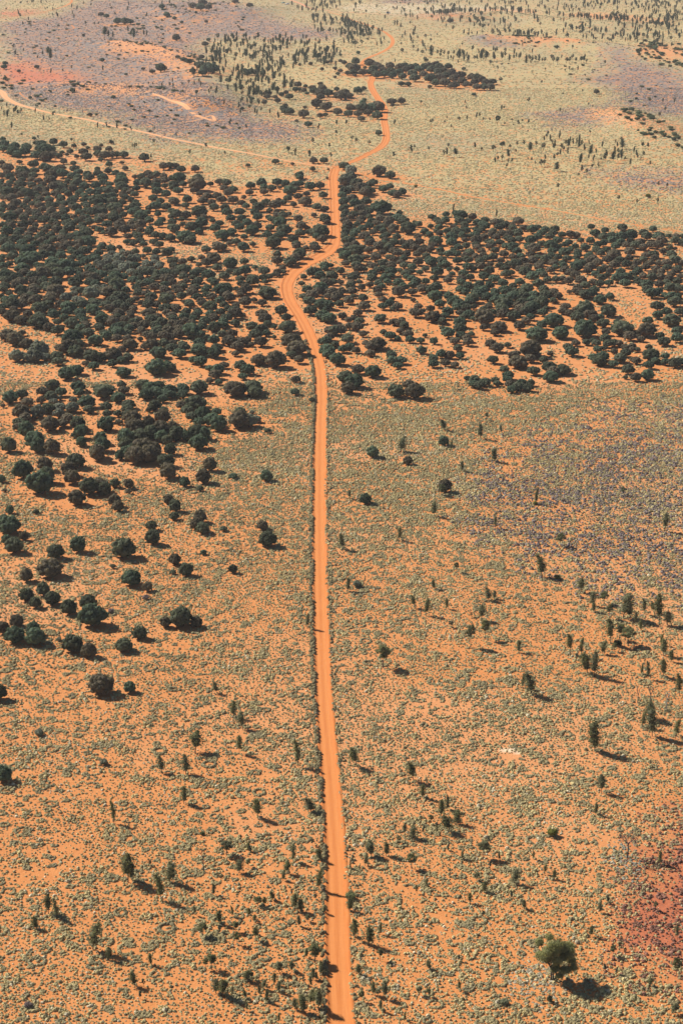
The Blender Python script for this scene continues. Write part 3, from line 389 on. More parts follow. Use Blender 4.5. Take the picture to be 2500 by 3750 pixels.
# ------------------------------------------------------------------ the ground sheet
def build_ground():
    vs = list(np.arange(5600, -420, -7.0))
    v = vs[-1]-HOR
    while v > 2.2: v *= 0.9; vs.append(HOR+v)
    vs = np.array(vs); us = np.arange(-2000, 4501, 13.0)
    U, V = np.meshgrid(us, vs)
    X, Y = px2w0(U, V)
    Z = terrain(X, Y)
    nr, nc = U.shape
    co = np.stack([X, Y, Z], -1).reshape(-1, 3).astype(np.float32)
    idx = np.arange(nr*nc).reshape(nr, nc)
    q = np.stack([idx[:-1, :-1], idx[:-1, 1:], idx[1:, 1:], idx[1:, :-1]], -1).reshape(-1, 4).astype(np.int32)
    me = bpy.data.meshes.new('ground'); me.vertices.add(len(co)); me.vertices.foreach_set('co', co.ravel())
    me.loops.add(q.size); me.loops.foreach_set('vertex_index', q.ravel())
    me.polygons.add(len(q)); me.polygons.foreach_set('loop_start', np.arange(0, q.size, 4, dtype=np.int32))
    me.polygons.foreach_set('loop_total', np.full(len(q), 4, np.int32)); me.polygons.foreach_set('use_smooth', np.ones(len(q), bool))
    me.update(calc_edges=True)
    x, y = co[:, 0].astype(float), co[:, 1].astype(float)
    z = zones(x, y); v = z['v']
    bare = sample(bare_map, x, y)
    orange = np.array([0.455, 0.175, 0.054]); pale = np.array([0.50, 0.235, 0.105]); red = np.array([0.40, 0.115, 0.055]); sand = np.array([0.53, 0.24, 0.11])
    soil = np.tile(orange, (len(x), 1))
    def mixin(base, c, f): return base*(1-f[:, None])+c*f[:, None]
    n1 = fbm(x/40, y/40, 61)
    soil = mixin(soil, pale, np.clip((n1-0.45)*1.6, 0, 0.45))
    soil = mixin(soil, sand, z['sand']*0.6)
    soil = mixin(soil, red, z['red']*0.9)
    soil = mixin(soil, np.array([0.34, 0.10, 0.045]), z['burnt']*0.95)
    soil = mixin(soil, np.array([0.62, 0.45, 0.30]), z['spot'])
    # ground litter / grass cover between the tussocks
    far = sstep(1500, 650, v)
    khaki = np.array([0.365, 0.285, 0.138]); purple = np.array([0.172, 0.143, 0.128]); palek = np.array([0.44, 0.36, 0.23])
    cov = np.tile(khaki, (len(x), 1))
    n2 = fbm(x/70, y/110, 71)
    cov = mixin(cov, np.array([0.285, 0.232, 0.13]), np.clip((n2-0.4)*2, 0, 1))
    cov = mixin(cov, purple, z['purple']); cov = mixin(cov, palek, z['palefar']); cov = mixin(cov, np.array([0.33, 0.13, 0.085]), z['red']*0.7)
    cov = mixin(cov, np.array([0.17, 0.085, 0.06]), z['burnt'])
    am = 0.13+0.70*far+0.06*sstep(700, 200, v)-0.06*z['purple']
    am = am*(1-0.93*bare)
    am = am*(1-0.55*z['sand'])*(1-0.3*z['red'])
    am = am+(0.38-am)*z['burnt']
    am = np.where((v < 560) & (bare < 0.3), am+0.03, am)
    soil4 = np.concatenate([soil, np.ones((len(x), 1))], 1).astype(np.float32)
    cov4 = np.concatenate([cov, am[:, None]], 1).astype(np.float32)
    for nm, arr in (('soil', soil4), ('cover', cov4)):
        a = me.color_attributes.new(nm, 'FLOAT_COLOR', 'POINT'); a.data.foreach_set('color', arr.ravel())
    m, t, b = newmat('desert_soil')
    sa = N(t, 'ShaderNodeAttribute', attribute_name='soil'); ca = N(t, 'ShaderNodeAttribute', attribute_name='cover')
    # soil mottling
    n = pos_noise(t, 0.35, 5); n3 = pos_noise(t, 3.0, 4)
    s1 = mixc(t, maprange(t, n, 0.35, 0.7), sa.outputs['Color'], mixc(t, 1.0, sa.outputs['Color'], (1.12, 1.2, 1.28, 1), 'MULTIPLY'))
    s2 = mixc(t, maprange(t, n3, 0.35, 0.65, 0.0, 0.4), s1, mixc(t, 1.0, s1, (0.80, 0.72, 0.66, 1), 'MULTIPLY'))
    # cover in tussock sized patches
    vo = t.nodes.new('ShaderNodeTexVoronoi'); g = t.nodes.new('ShaderNodeNewGeometry'); t.links.new(g.outputs['Position'], vo.inputs['Vector'])
    vo.inputs['Scale'].default_value = 0.55
    nb = pos_noise(t, 0.11, 5, rough=0.75)
    ad = N(t, 'ShaderNodeMath', operation='MULTIPLY_ADD'); t.links.new(nb, ad.inputs[0]); ad.inputs[1].default_value = 1.5; ad.inputs[2].default_value = -0.28
    ad1 = N(t, 'ShaderNodeMath', operation='MULTIPLY_ADD'); t.links.new(vo.outputs['Distance'], ad1.inputs[0]); ad1.inputs[1].default_value = 0.55; t.links.new(ad.outputs[0], ad1.inputs[2])
    sb = N(t, 'ShaderNodeMath', operation='SUBTRACT'); t.links.new(ca.outputs['Alpha'], sb.inputs[0]); t.links.new(ad1.outputs[0], sb.inputs[1])
    fac = maprange(t, sb.outputs[0], -0.12, 0.12)
    nc2 = pos_noise(t, 0.9, 4)
    cc = mixc(t, maprange(t, nc2, 0.3, 0.7), mixc(t, 1.0, ca.outputs['Color'], (0.72, 0.74, 0.78, 1), 'MULTIPLY'), mixc(t, 1.0, ca.outputs['Color'], (1.2, 1.18, 1.12, 1), 'MULTIPLY'))
    c = mixc(t, fac, s2, cc); t.links.new(c, b.inputs['Base Color'])
    bp = t.nodes.new('ShaderNodeBump'); bp.inputs['Strength'].default_value = 0.5; bp.inputs['Distance'].default_value = 0.25
    nn = pos_noise(t, 1.6, 4); t.links.new(nn, bp.inputs['Height']); t.links.new(bp.outputs[0], b.inputs['Normal'])
    me.materials.append(m)
    o = bpy.data.objects.new('ground', me); S.collection.objects.link(o)
    tag(o, 'orange sandy desert plain with patches of bare soil and low dunes', 'ground', kind='structure')
build_ground()
# ------------------------------------------------------------------ tracks
def spline(pts, step):
    P = [np.array(p, float) for p in pts]; P = [2*P[0]-P[1]]+P+[2*P[-1]-P[-2]]
    out = []
    for i in range(1, len(P)-2):
        L = np.linalg.norm(P[i+1][:2]-P[i][:2]); n = max(2, int(L/step))
        for k in range(n):
            t = k/n; a, b, c, d = P[i-1], P[i], P[i+1], P[i+2]
            out.append(0.5*((2*b)+(c-a)*t+(2*a-5*b+4*c-d)*t*t+(3*b-a-3*c+d)*t**3))
    out.append(P[-2]); return np.array(out)
def track_mat(name, c1, c2):
    m, t, b = newmat(name)
    uv = t.nodes.new('ShaderNodeUVMap'); sp = t.nodes.new('ShaderNodeSeparateXYZ'); t.links.new(uv.outputs[0], sp.inputs[0])
    wv = N(t, 'ShaderNodeMath', operation='MULTIPLY'); t.links.new(sp.outputs[0], wv.inputs[0]); wv.inputs[1].default_value = 4*math.pi
    cs = N(t, 'ShaderNodeMath', operation='COSINE'); t.links.new(wv.outputs[0], cs.inputs[0])
    mp = t.nodes.new('ShaderNodeMapping'); mp.inputs['Scale'].default_value = (30, 0.12, 1); t.links.new(uv.outputs[0], mp.inputs[0])
    st = t.nodes.new('ShaderNodeTexNoise'); st.inputs['Scale'].default_value = 1.0; st.inputs['Detail'].default_value = 4; t.links.new(mp.outputs[0], st.inputs['Vector'])
    ad = N(t, 'ShaderNodeMath', operation='MULTIPLY_ADD'); t.links.new(cs.outputs[0], ad.inputs[0]); ad.inputs[1].default_value = -0.16; t.links.new(st.outputs['Fac'], ad.inputs[2])
    c = mixc(t, maprange(t, ad.outputs[0], 0.25, 0.72), (*c1, 1), (*c2, 1))
    n = pos_noise(t, 1.3, 5)
    c = mixc(t, maprange(t, n, 0.35, 0.7, 0, 0.3), c, mixc(t, 1.0, c, (0.86, 0.8, 0.74, 1), 'MULTIPLY'))
    t.links.new(c, b.inputs['Base Color']); return m
TM = track_mat('packed_sand', (0.44, 0.140, 0.034), (0.53, 0.195, 0.055))
TM2 = track_mat('red_packed_sand', (0.48, 0.19, 0.10), (0.56, 0.25, 0.14))
TM3 = track_mat('pale_sand', (0.55, 0.25, 0.11), (0.62, 0.31, 0.15))
TRACKS = []
def track(name, label, pts, mat, step, berm=0.0, lift=0.02, closed=None):
    """pts: photo x, y, width in photo pixels; berm: graded ridge of loose sand along both sides"""
    P = []
    for x, y, wd in pts:
        X, Y = px2w(x, y); P.append((float(X), float(Y), wd/mscale(float(Y))))
    sp = spline(P, step); n = len(sp)
    d = np.gradient(sp[:, :2], axis=0); d /= np.linalg.norm(d, axis=1)[:, None]+1e-9
    nrm = np.stack([d[:, 1], -d[:, 0]], 1)                         # to the right when moving along
    hw = sp[:, 2]/2
    s = np.cumsum(np.r_[0, np.hypot(*np.diff(sp[:, :2], axis=0).T)])
    hwl = hw*(1+0.07*(fbm(s/1.6, s*0, 5)-0.5)*2); hwr = hw*(1+0.12*(fbm(s/1.6, s*0+9, 6)-0.5)*2)
    prof = [(-1, -0.85, 0.0), (-1, -0.40, berm), (-1, -0.05, 0.04)]+[(f, 0, 0.0) for f in (-0.7, -0.35, 0.0, 0.35, 0.7)]+[(1, 0.05, 0.03), (1, 0.4, berm*0.7), (1, 0.85, 0.0)]
    if berm == 0: prof = [(f, 0, 0.0) for f in (-1, -0.5, 0, 0.5, 1)]
    V = []; UV = []
    for i in range(n):
        jl = fbm(s[i]/2.5, 3.1, 8)
        for f, off, hh in prof:
            h_ = hwl[i] if f < 0 else hwr[i]
            q = sp[i, :2]+nrm[i]*(f*h_+off)
            z = float(terrain(q[0], q[1]))+lift+hh*(0.5+jl)
            if off in (-0.85, 0.85): z -= lift+0.05
            V.append((q[0], q[1], z)); UV.append((0.5+0.5*f, s[i]))
    k = len(prof); Fc = []
    for i in range(n-1):
        for j in range(k-1):
            a = i*k+j; Fc.append((a, a+1, a+k+1, a+k))
    o = mesh_obj(name, V, Fc, mat, smooth=True)
    uvl = o.data.uv_layers.new(name='UVMap'); UVa = np.array(UV)
    vi = np.zeros(len(o.data.loops), np.int32); o.data.loops.foreach_get('vertex_index', vi)
    uvl.data.foreach_set('uv', UVa[vi].astype(np.float32).ravel())
    # make sure the faces look up
    if o.data.polygons[0].normal.z < 0: o.data.flip_normals()
    tag(o, label, 'track', kind='structure')
    TRACKS.append((sp, hw, nrm, s)); return sp
MAIN = [(1256,4300,95),(1251,3900,86),(1247,3750,80),(1236,3508,74),(1229,3190,62),(1209,2870,55),(1184,2551,48),(1173,2232,44),(1169,1913,41),(1171,1600,39),(1175,1446,37),(1169,1351,35),(1150,1279,34),(1130,1223,33),(1097,1159,32),(1060,1100,32),(1049,1050,33),(1062,1016,38),(1085,990,46),(1120,965,50),(1165,943,52),(1203,918,45),(1224,888,30),(1227,851,25),(1224,779,25),(1222,699,24),(1220,650,24),(1228,618,23)]
track('dirt_track', 'orange dirt track running straight up the middle then winding through the grove', MAIN, TM, 2.2, berm=0.30)
track('dirt_track', 'orange track winding from the junction past the far grove', [(1230,616,20),(1262,602,18),(1300,588,19),(1352,562,20),(1392,540,21),(1412,515,20),(1413,480,18),(1406,440,17),(1406,395,17),(1385,362,18),(1364,330,18),(1357,305,16),(1364,286,17),(1350,272,16),(1334,258,14)], TM, 3, berm=0.25, lift=0.05)
track('dirt_track', 'narrow orange track climbing away beyond the far grove to the tree belt', [(1332,246,18),(1326,232,18),(1340,216,15),(1370,203,14),(1400,190,14),(1425,174,14),(1436,160,14),(1436,142,13),(1422,128,14),(1408,118,10),(1370,100,8),(1298,76,7),(1252,58,7),(1200,44,6)], TM, 8, lift=0.10)
track('dirt_track', 'pale track slanting from the left edge down to the junction', [(-200,250,26),(-60,310,26),(5,336,26),(24,359,22),(64,381,22),(110,394,18),(159,408,17),(240,424,16),(319,438,17),(400,458,17),(478,474,17),(560,492,17),(638,510,17),(720,526,16),(797,542,16),(880,556,14),(956,570,13),(1076,594,11),(1160,606,12),(1222,614,12)], TM3, 5, lift=0.06)
track('dirt_track', 'thin orange line of an old track crossing the plain to the right', [(1250,622,8),(1330,643,9),(1460,668,10),(1593,691,11),(1700,714,11),(1808,735,11),(2007,767,10),(2206,803,8),(2366,831,4),(2500,851,3.5),(2900,915,3.5)], TM, 5, lift=0.05)
track('dirt_track', 'wide reddish road crossing the far plain at the top', [(980,-20,8),(1080,6,10),(1130,28,10),(1180,36,7),(1250,45,7),(1340,50,7),(1460,56,7),(1560,62,5),(1640,66,4)], TM2, 10, lift=0.14)
track('dirt_track', 'thin red road along the top right of the plain', [(1730,4,3.5),(1860,14,3.5),(2050,25,3),(2260,40,3),(2400,44,2.5),(2560,46,2.5)], TM2, 10, lift=0.14)
track('dirt_track', 'orange track curving down from the top left corner', [(275,-40,7),(264,0,8),(258,12,8),(223,28,7),(159,44,5),(80,56,4),(0,66,4),(-120,80,4)], TM, 8, lift=0.12)
track('dirt_track', 'short track coming in at the left edge below the red patch of grass', [(-100,170,5),(0,150,5),(40,142,4),(70,132,4),(130,127,2.5),(183,123,2.5),(240,112,3),(272,104,4),(263,92,6)], TM, 8, lift=0.12)
track('dirt_track', 'sandy track hooking round the end of the low dune', [(560,343,8),(622,366,12),(660,376,16),(720,384,16),(760,393,14),(784,402,13),(776,420,10),(742,434,7),(690,446,5),(600,453,3)], TM3, 5, lift=0.10)
track('dirt_track', 'short spur of sandy track beside the left bend', [(70,340,5),(85,352,5),(108,368,3.5)], TM, 5, lift=0.10)
# half metre raster of the track surfaces, used to keep plants off them
TB = np.zeros((5800, 2800), bool)
for sp, hw, nrm, _ in TRACKS:
    for i in range(len(sp)-1):
        m_ = max(1, int(np.hypot(*(sp[i+1, :2]-sp[i, :2]))/0.4))
        for k in range(m_):
            c_ = sp[i, :2]+(sp[i+1, :2]-sp[i, :2])*k/m_
            mg = 0.1 if c_[1] < 700 else 1.2; f_ = np.arange(-hw[i]-mg, hw[i]+mg+0.1, 0.4)
            qx = ((c_[0]+nrm[i, 0]*f_+700)*2).astype(int); qy = ((c_[1]+nrm[i, 1]*f_-50)*2).astype(int)
            g_ = (qx >= 0) & (qx < 2800) & (qy >= 0) & (qy < 5800); TB[qy[g_], qx[g_]] = True
def near_track(X, Y):
    qx = np.clip(((X+700)*2).astype(int), 0, 2799); qy = np.clip(((Y-50)*2).astype(int), 0, 5799)
    return TB[qy, qx]
# ------------------------------------------------------------------ plant shapes
ICO = {}
def ico(sub):
    if sub not in ICO:
        bm = __import__('bmesh').new(); __import__('bmesh').ops.create_icosphere(bm, subdivisions=sub, radius=1.0)
        bm.verts.ensure_lookup_table()
        ICO[sub] = (np.array([v.co[:] for v in bm.verts]), [tuple(v.index for v in f.verts) for f in bm.faces]); bm.free()
    return ICO[sub]
class MB:
    def __init__(s): s.v = []; s.f = []; s.n = 0
    def add(s, v, f):
        v = np.asarray(v); s.v.append(v); s.f += [tuple(i+s.n for i in q) for q in f]; s.n += len(v)
    def blob(s, c, r, sub, rough, rng):
        v, f = ico(sub); ph = rng.random(3)*50
        k = 1+rough*((fbm(v[:, 0]*2.2+ph[0]+v[:, 2]*1.3, v[:, 1]*2.2+ph[1]-v[:, 2]*0.9, 11, 3)-0.5)*2)
        s.add(np.array(c)+v*np.array(r)*k[:, None], f)
    def leaves(s, P, Nn, size, rng, tilt=0.6, long=1.6):
        n = len(P)
        d = Nn+rng.normal(0, tilt, (n, 3)); d /= np.linalg.norm(d, axis=1)[:, None]
        a = np.cross(d, rng.normal(0, 1, (n, 3))); a /= np.linalg.norm(a, axis=1)[:, None]; b = np.cross(d, a)
        sz = size*rng.uniform(0.6, 1.3, (n, 1))
        q = np.stack([P-a*sz*long*0.5, P-b*sz*0.5, P+a*sz*long*0.5, P+b*sz*0.5], 1).reshape(-1, 3)
        s.add(q, [(4*i, 4*i+1, 4*i+2, 4*i+3) for i in range(n)])
    def tube(s, pts, rad, seg=6):
        P = [np.array(p, float) for p in pts]; ring = []
        for i, p in enumerate(P):
            d = P[min(i+1, len(P)-1)]-P[max(i-1, 0)]; d = d/(np.linalg.norm(d)+1e-9)
            a = np.cross(d, [0.3, 0.9, 0.1]); a /= np.linalg.norm(a)+1e-9; b = np.cross(d, a)
            for k in range(seg):
                t = 2*math.pi*k/seg; ring.append(p+(a*math.cos(t)+b*math.sin(t))*rad[i])
        f = []
        for i in range(len(P)-1):
            for k in range(seg):
                f.append((i*seg+k, i*seg+(k+1) % seg, (i+1)*seg+(k+1) % seg, (i+1)*seg+k))
        f.append(tuple(range((len(P)-1)*seg, len(P)*seg))); s.add(ring, f)
    def mesh(s, name, mat, smooth=False):
        V = np.concatenate(s.v)
        me = bpy.data.meshes.new(name); me.from_pydata(V.tolist(), [], s.f); me.materials.append(mat)
        me.update()
        if smooth: me.polygons.foreach_set('use_smooth', [True]*len(me.polygons))
        return me
def sphere_pts(n, rng, up=-0.25):
    v = rng.normal(0, 1, (int(n*2.2), 3)); v /= np.linalg.norm(v, axis=1)[:, None]; v = v[v[:, 2] > up][:n]; return v
# mulga: a broad rounded crown of leafy clumps carried low on several leaning stems. crown width 1, foot at z 0
def mulga_shape(rng, mat, leaf=1500, sub=2, squash=1.0, sparse=1.0):
    c = MB(); t = MB(); nl = rng.integers(26, 34); lobes = []
    ex, ey = rng.uniform(.88, 1.05), rng.uniform(.88, 1.05)
    c.blob((0, 0, 0.33*squash), (0.40*ex, 0.40*ey, 0.25*squash), 2, 0.22, rng)
    for i in range(nl):
        a = i*2.4+rng.uniform(-.3, .3); q = (i+0.5)/nl                # clumps spread over a low dome, widest below the middle
        el = math.radians(82-112*q)                                      # from the top down to just under the rim
        lobes.append((np.array([0.37*ex*math.cos(el)*math.cos(a), 0.37*ey*math.cos(el)*math.sin(a), (0.33+0.245*math.sin(el))*squash])*np.array([1, 1, 1])*rng.uniform(.92, 1.06), rng.uniform(0.095, 0.15)))
    for p, r in lobes:
        rr = np.array([r, r, r*0.82])*sparse
        c.blob(p, rr*0.90, sub, 0.35, rng)
        v = sphere_pts(int(leaf/nl), rng, -0.45)
        c.leaves(p+v*rr*rng.uniform(0.82, 1.12, (len(v), 1)), v, 0.036, rng, 0.45, 1.7)
    for k in range(rng.integers(3, 6)):
        p = lobes[rng.integers(0, nl)][0]; b = np.array([rng.normal(0, .02), rng.normal(0, .02), -0.03])
        mid = b*0.45+p*0.55*np.array([0.8, 0.8, 1])+rng.normal(0, .015, 3)
        t.tube([b, (b+mid)/2+rng.normal(0, .01, 3), mid, p], [0.022, 0.017, 0.012, 0.006], 5)
    return c, t
# desert oak, young: a narrow feathery column. height 1
def oak_shape(rng, slender=0.24, leaf=620):
    c = MB(); t = MB(); lean = rng.normal(0, 0.045, 2)
    z0 = rng.uniform(0.2, 0.36); n = 8
    for i in range(n):
        u = (i+0.5)/n; z = z0+(1-z0)*u
        rad = slender*0.5*(0.55+0.75*math.sin(math.pi*min(1, u*0.85+0.12))**0.8)*rng.uniform(0.72, 1.18)
        if u > 0.85: rad *= 0.7
        p = np.array([lean[0]*z*2+rng.normal(0, .02), lean[1]*z*2+rng.normal(0, .02), z]); rr = np.array([rad, rad, (1-z0)/n*0.95])
        c.blob(p, rr*np.array([.7, .7, .85]), 1, 0.5, rng)
        v = sphere_pts(leaf//n, rng, -0.8)
        c.leaves(p+v*rr*rng.uniform(0.6, 1.45, (len(v), 1)), v*np.array([1, 1, 0.3]), 0.022, rng, 0.5, 3.2)
    t.tube([(0, 0, -0.02), (lean[0]*0.6, lean[1]*0.6, 0.3), (lean[0]*1.6, lean[1]*1.6, 0.8)], [0.014, 0.011, 0.005], 5)
    return c, t
# desert oak, grown: bare trunk, spreading limbs, clumped crown. height 1, crown width wd
def grown_oak_shape(rng, wd=0.5, stems=1, z0=0.38, lobes_n=11, leaf=1500, lf=0.022, sub=2, open_=1.0, lobes=None, sp=0.02):
    c = MB(); t = MB(); L = []
    for i in range(lobes_n):
        u = (i+0.5)/lobes_n; a = i*2.4+rng.uniform(-.5, .5); z = z0+0.12+(0.92-z0-0.12)*u
        r = wd*0.5*(0.70*math.sin(math.pi*(0.22+0.62*u)))*rng.uniform(0.55, 1.1)
        L.append((np.array([r*math.cos(a), r*math.sin(a), z]), open_*wd*rng.uniform(0.15, 0.225)))
    if lobes: L = [(np.array([x, rng.uniform(-.2, .2), z]), r*rng.uniform(.8, 1.15)) for x, z, r in lobes for q in range(2)]
    for p, r in L:
        rr = np.array([r, r, r*0.95]); c.blob(p, rr*0.76, sub, 0.45, rng)
        v = sphere_pts(int(leaf/lobes_n), rng, -0.6)
        c.leaves(p+v*rr*rng.uniform(0.75, 1.3, (len(v), 1)), v, lf, rng, 0.6, 2.0)
    for s_ in range(stems):
        o = np.array([sp*s_-sp/2*(stems-1), 0.012*(s_ % 2), 0]); top = o+np.array([rng.normal(0, .02), rng.normal(0, .02), z0+0.18])
        t.tube([o+[0, 0, -0.02], (o+top)/2+rng.normal(0, .006, 3), top], [0.019, 0.015, 0.011], 7)
        for p, r in L[s_::stems]: t.tube([top*0.8+o*0.2, (top+p)/2+[0, 0, -0.02], p], [0.009, 0.006, 0.003], 4)
    return c, t
def bush_shape(rng):
    c = MB(); t = MB()
    for i in range(6):
        a = i*2.4; r = 0.25*math.sqrt(i/6); p = np.array([r*math.cos(a), r*math.sin(a), 0.30+rng.uniform(-.05, .08)]); R_ = rng.uniform(.18, .27)
        c.blob(p, (R_, R_, R_), 1, 0.4, rng); v = sphere_pts(60, rng, -0.6); c.leaves(p+v*R_*rng.uniform(.85, 1.25, (len(v), 1)), v, 0.06, rng, 0.5, 1.8)
    for k in range(4): t.tube([(0, 0, -0.03), (rng.normal(0, .12), rng.normal(0, .12), 0.3)], [0.02, 0.01], 4)
    return c, t
def dead_shape(rng, spread=0.45, depth=4, z0=0.42):
    t = MB()
    def br(p, d, L, r, k):
        q = p+d*L; m = (p+q)/2+rng.normal(0, L*0.05, 3); t.tube([p, m, q], [r, r*0.85, r*0.68], 5)
        if k == 0: return
        for j in range(3 if k > 1 else 2):
            dd = d*0.62+np.array([rng.normal(0, spread*1.2), rng.normal(0, spread*1.2), rng.uniform(-0.05, .35)]); dd /= np.linalg.norm(dd)
            br(q if j else m*0.3+q*0.7, dd, L*rng.uniform(.55, .8), r*0.62, k-1)
    t.tube([(0, 0, -0.02), (0.004, 0, z0*0.5), (0, 0, z0)], [0.024, 0.02, 0.017], 7)
    for j in range(4):
        a = j*1.7+rng.uniform(0, .5); d = np.array([math.cos(a)*spread*1.6, math.sin(a)*spread*1.6, 0.75]); d /= np.linalg.norm(d)
        br(np.array([0, 0, z0*(0.9+0.03*j)]), d, 0.20*rng.uniform(.8, 1.1), 0.012, depth-1)
    return t
rg = np.random.default_rng(11)
MV = []                                      # mulga variants: crown mesh, stem mesh
for i in range(9):
    c, t = mulga_shape(rg, None, squash=[1, 1.06, .94][i % 3]); MV.append((c.mesh('mulga_crown', M['leaf_obj']), t.mesh('mulga_stems', M['bark'], True)))
OV = []
for i in range(7):
    c, t = oak_shape(rg, [.22, .26, .30, .20, .34, .25, .28][i]); OV.append((c.mesh('oak_crown', M['leaf_obj']), t.mesh('oak_trunk', M['bark'], True)))
GV = []
for i in range(5):
    c, t = grown_oak_shape(rg, 0.5, 1); GV.append((c.mesh('oak_crown', M['leaf_obj']), t.mesh('oak_trunk', M['bark'], True)))
BV = []
for i in range(3):
    c, t = bush_shape(rg); BV.append((c.mesh('bush_crown', M['leaf_obj']), t.mesh('bush_stems', M['bark'], True)))
protos = {}
def tree(kind, variants, vi, X, Y, sx, sz, colour, trunk_name):
    """an Empty at the foot with its crown and trunk; the first of a kind is built, the rest are copies"""
    key = (kind, vi)
    if key not in protos:
        e = bpy.data.objects.new(kind, None); e.empty_display_size = 0.5; S.collection.objects.link(e)
        cm, tm = variants[vi]
        c = bpy.data.objects.new('crown', cm); t = bpy.data.objects.new(trunk_name, tm)
        for q in (c, t): S.collection.objects.link(q); q.parent = e
        protos[key] = (e, c, t)
    else:
        e0, c0, t0 = protos[key]
        e = e0.copy(); c = c0.copy(); t = t0.copy()
        for k in list(e.keys()): del e[k]
        for q in (e, c, t): S.collection.objects.link(q)
        c.parent = e; t.parent = e
    e.location = (X, Y, float(terrain(X, Y))-(0.05*sz if kind == 'mulga_tree' else 0)); e.scale = (sx, sx, sz); e.rotation_euler = (0, 0, random.uniform(0, 6.28))
    c.color = (*colour, 1)
    return e
def instancer(name, label, cat, protomeshes, pts):
    """one object of uncountable plants: a point cloud that carries low plant shapes. pts: X,Y,Z,sx,sz,rot,idx,colour"""
    n = len(pts['X']); me = bpy.data.meshes.new(name); me.vertices.add(n)
    co = np.stack([pts['X'], pts['Y'], pts['Z']], 1).astype(np.float32); me.vertices.foreach_set('co', co.ravel())
    def attr(nm, ty, arr, key):
        a = me.attributes.new(nm, ty, 'POINT'); a.data.foreach_set(key, arr.ravel())
    attr('sc', 'FLOAT_VECTOR', np.stack([pts['sx'], pts['sx'], pts['sz']], 1).astype(np.float32), 'vector')
    attr('rot', 'FLOAT_VECTOR', np.stack([pts['rot']*0, pts['rot']*0, pts['rot']], 1).astype(np.float32), 'vector')
    attr('pick', 'INT', pts['idx'].astype(np.int32), 'value')
    attr('tint', 'FLOAT_COLOR', np.concatenate([pts['col'], np.ones((n, 1))], 1).astype(np.float32), 'color')
    o = bpy.data.objects.new(name, me); S.collection.objects.link(o)
    ng = bpy.data.node_groups.new(name, 'GeometryNodeTree')
    ng.interface.new_socket('Geometry', in_out='INPUT', socket_type='NodeSocketGeometry'); ng.interface.new_socket('Geometry', in_out='OUTPUT', socket_type='NodeSocketGeometry')
    gi = ng.nodes.new('NodeGroupInput'); go = ng.nodes.new('NodeGroupOutput')
    jn = ng.nodes.new('GeometryNodeJoinGeometry')
    for k, pm in reversed(list(enumerate(protomeshes))):
        po = bpy.data.objects.new(name+'_shape', pm)
        oi = ng.nodes.new('GeometryNodeObjectInfo'); oi.inputs['Object'].default_value = po; oi.inputs['As Instance'].default_value = True
        ng.links.new(oi.outputs['Geometry'], jn.inputs[0])
    ip = ng.nodes.new('GeometryNodeInstanceOnPoints'); ip.inputs['Pick Instance'].default_value = True
    ng.links.new(gi.outputs[0], ip.inputs['Points']); ng.links.new(jn.outputs[0], ip.inputs['Instance'])
    for nm, ty, sock in (('sc', 'FLOAT_VECTOR', 'Scale'), ('rot', 'FLOAT_VECTOR', 'Rotation'), ('pick', 'INT', 'Instance Index')):
        na = ng.nodes.new('GeometryNodeInputNamedAttribute'); na.data_type = ty; na.inputs['Name'].default_value = nm
        ng.links.new([q for q in na.outputs if q.enabled and q.name == 'Attribute'][0], ip.inputs[sock])
    ng.links.new(ip.outputs[0], go.inputs[0])
    md = o.modifiers.new('plants', 'NODES'); md.node_group = ng
    tag(o, label, cat, kind='stuff'); return o
# ------------------------------------------------------------------ words for labels
def uniq(labels, cands):
    for c in cands:
        if c not in labels: labels.add(c); return c
    labels.add(cands[-1]); return cands[-1]
ONES = ['','first','second','third','fourth','fifth','sixth','seventh','eighth','ninth','tenth','eleventh','twelfth','thirteenth','fourteenth','fifteenth','sixteenth','seventeenth','eighteenth','nineteenth']
def ordw(n):
    if n < 20: return ONES[n]
    a, b = divmod(n, 10); t = ['','','twenty','thirty','forty','fifty','sixty','seventy','eighty','ninety','hundred'][min(a, 10)]
    return (t[:-1]+'ieth') if b == 0 and a < 10 else t+'-'+ONES[b]
ORD = ['nearest','second','third','fourth','fifth','sixth','seventh','eighth','ninth','tenth','eleventh','twelfth','thirteenth','fourteenth','fifteenth','sixteenth','seventeenth','eighteenth','nineteenth','twentieth']
LAND = [(3750-300, 9999, 'level with the big three-stemmed tree'), (3270, 3450, 'just up the track from the big tree'), (3080, 3270, 'level with the bare dead tree'), (2900, 3080, 'just beyond the dead tree'),
        (2700, 2900, 'level with the pale bare patch'), (2480, 2700, 'level with the large round mulga far left'), (2250, 2480, 'level with the first shadow across the track'), (2050, 2250, 'beyond the first shadow across the track'),
        (1800, 2050, 'on the plain short of the grove'), (1560, 1800, 'near the front edge of the grove')]
def track_x(y):
    P_ = MAIN+[(1352,562),(1413,500),(1406,395),(1364,320),(1340,216),(1436,160),(1408,118),(1250,58),(1200,0)]
    ys = np.array([p[1] for p in P_][::-1], float); xs = np.array([p[0] for p in P_][::-1], float); return float(np.interp(y, ys, xs))
def rows(items, ykey, xkey, ytop, step):
    """for every plant: which row it stands in (counted from ytop) and its place out from the track in that row"""
    d = {}
    for it in items:
        y, x = ykey(it), xkey(it); r = int((y-ytop)/step) if step > 0 else int((ytop-y)/-step)
        d.setdefault((r, 'left' if x < track_x(y) else 'right'), []).append((abs(x-track_x(y)), id(it), it))
    out = {}
    for (r, s), L in d.items():
        L.sort(key=lambda q: q[:2])
        for i, (_, k, it) in enumerate(L): out[k] = (r, s, i+1)
    return out
used = set()
def pct(x, y): return '%d%% across, %d%% down the photo' % (round(x/25), round(y/37.5))
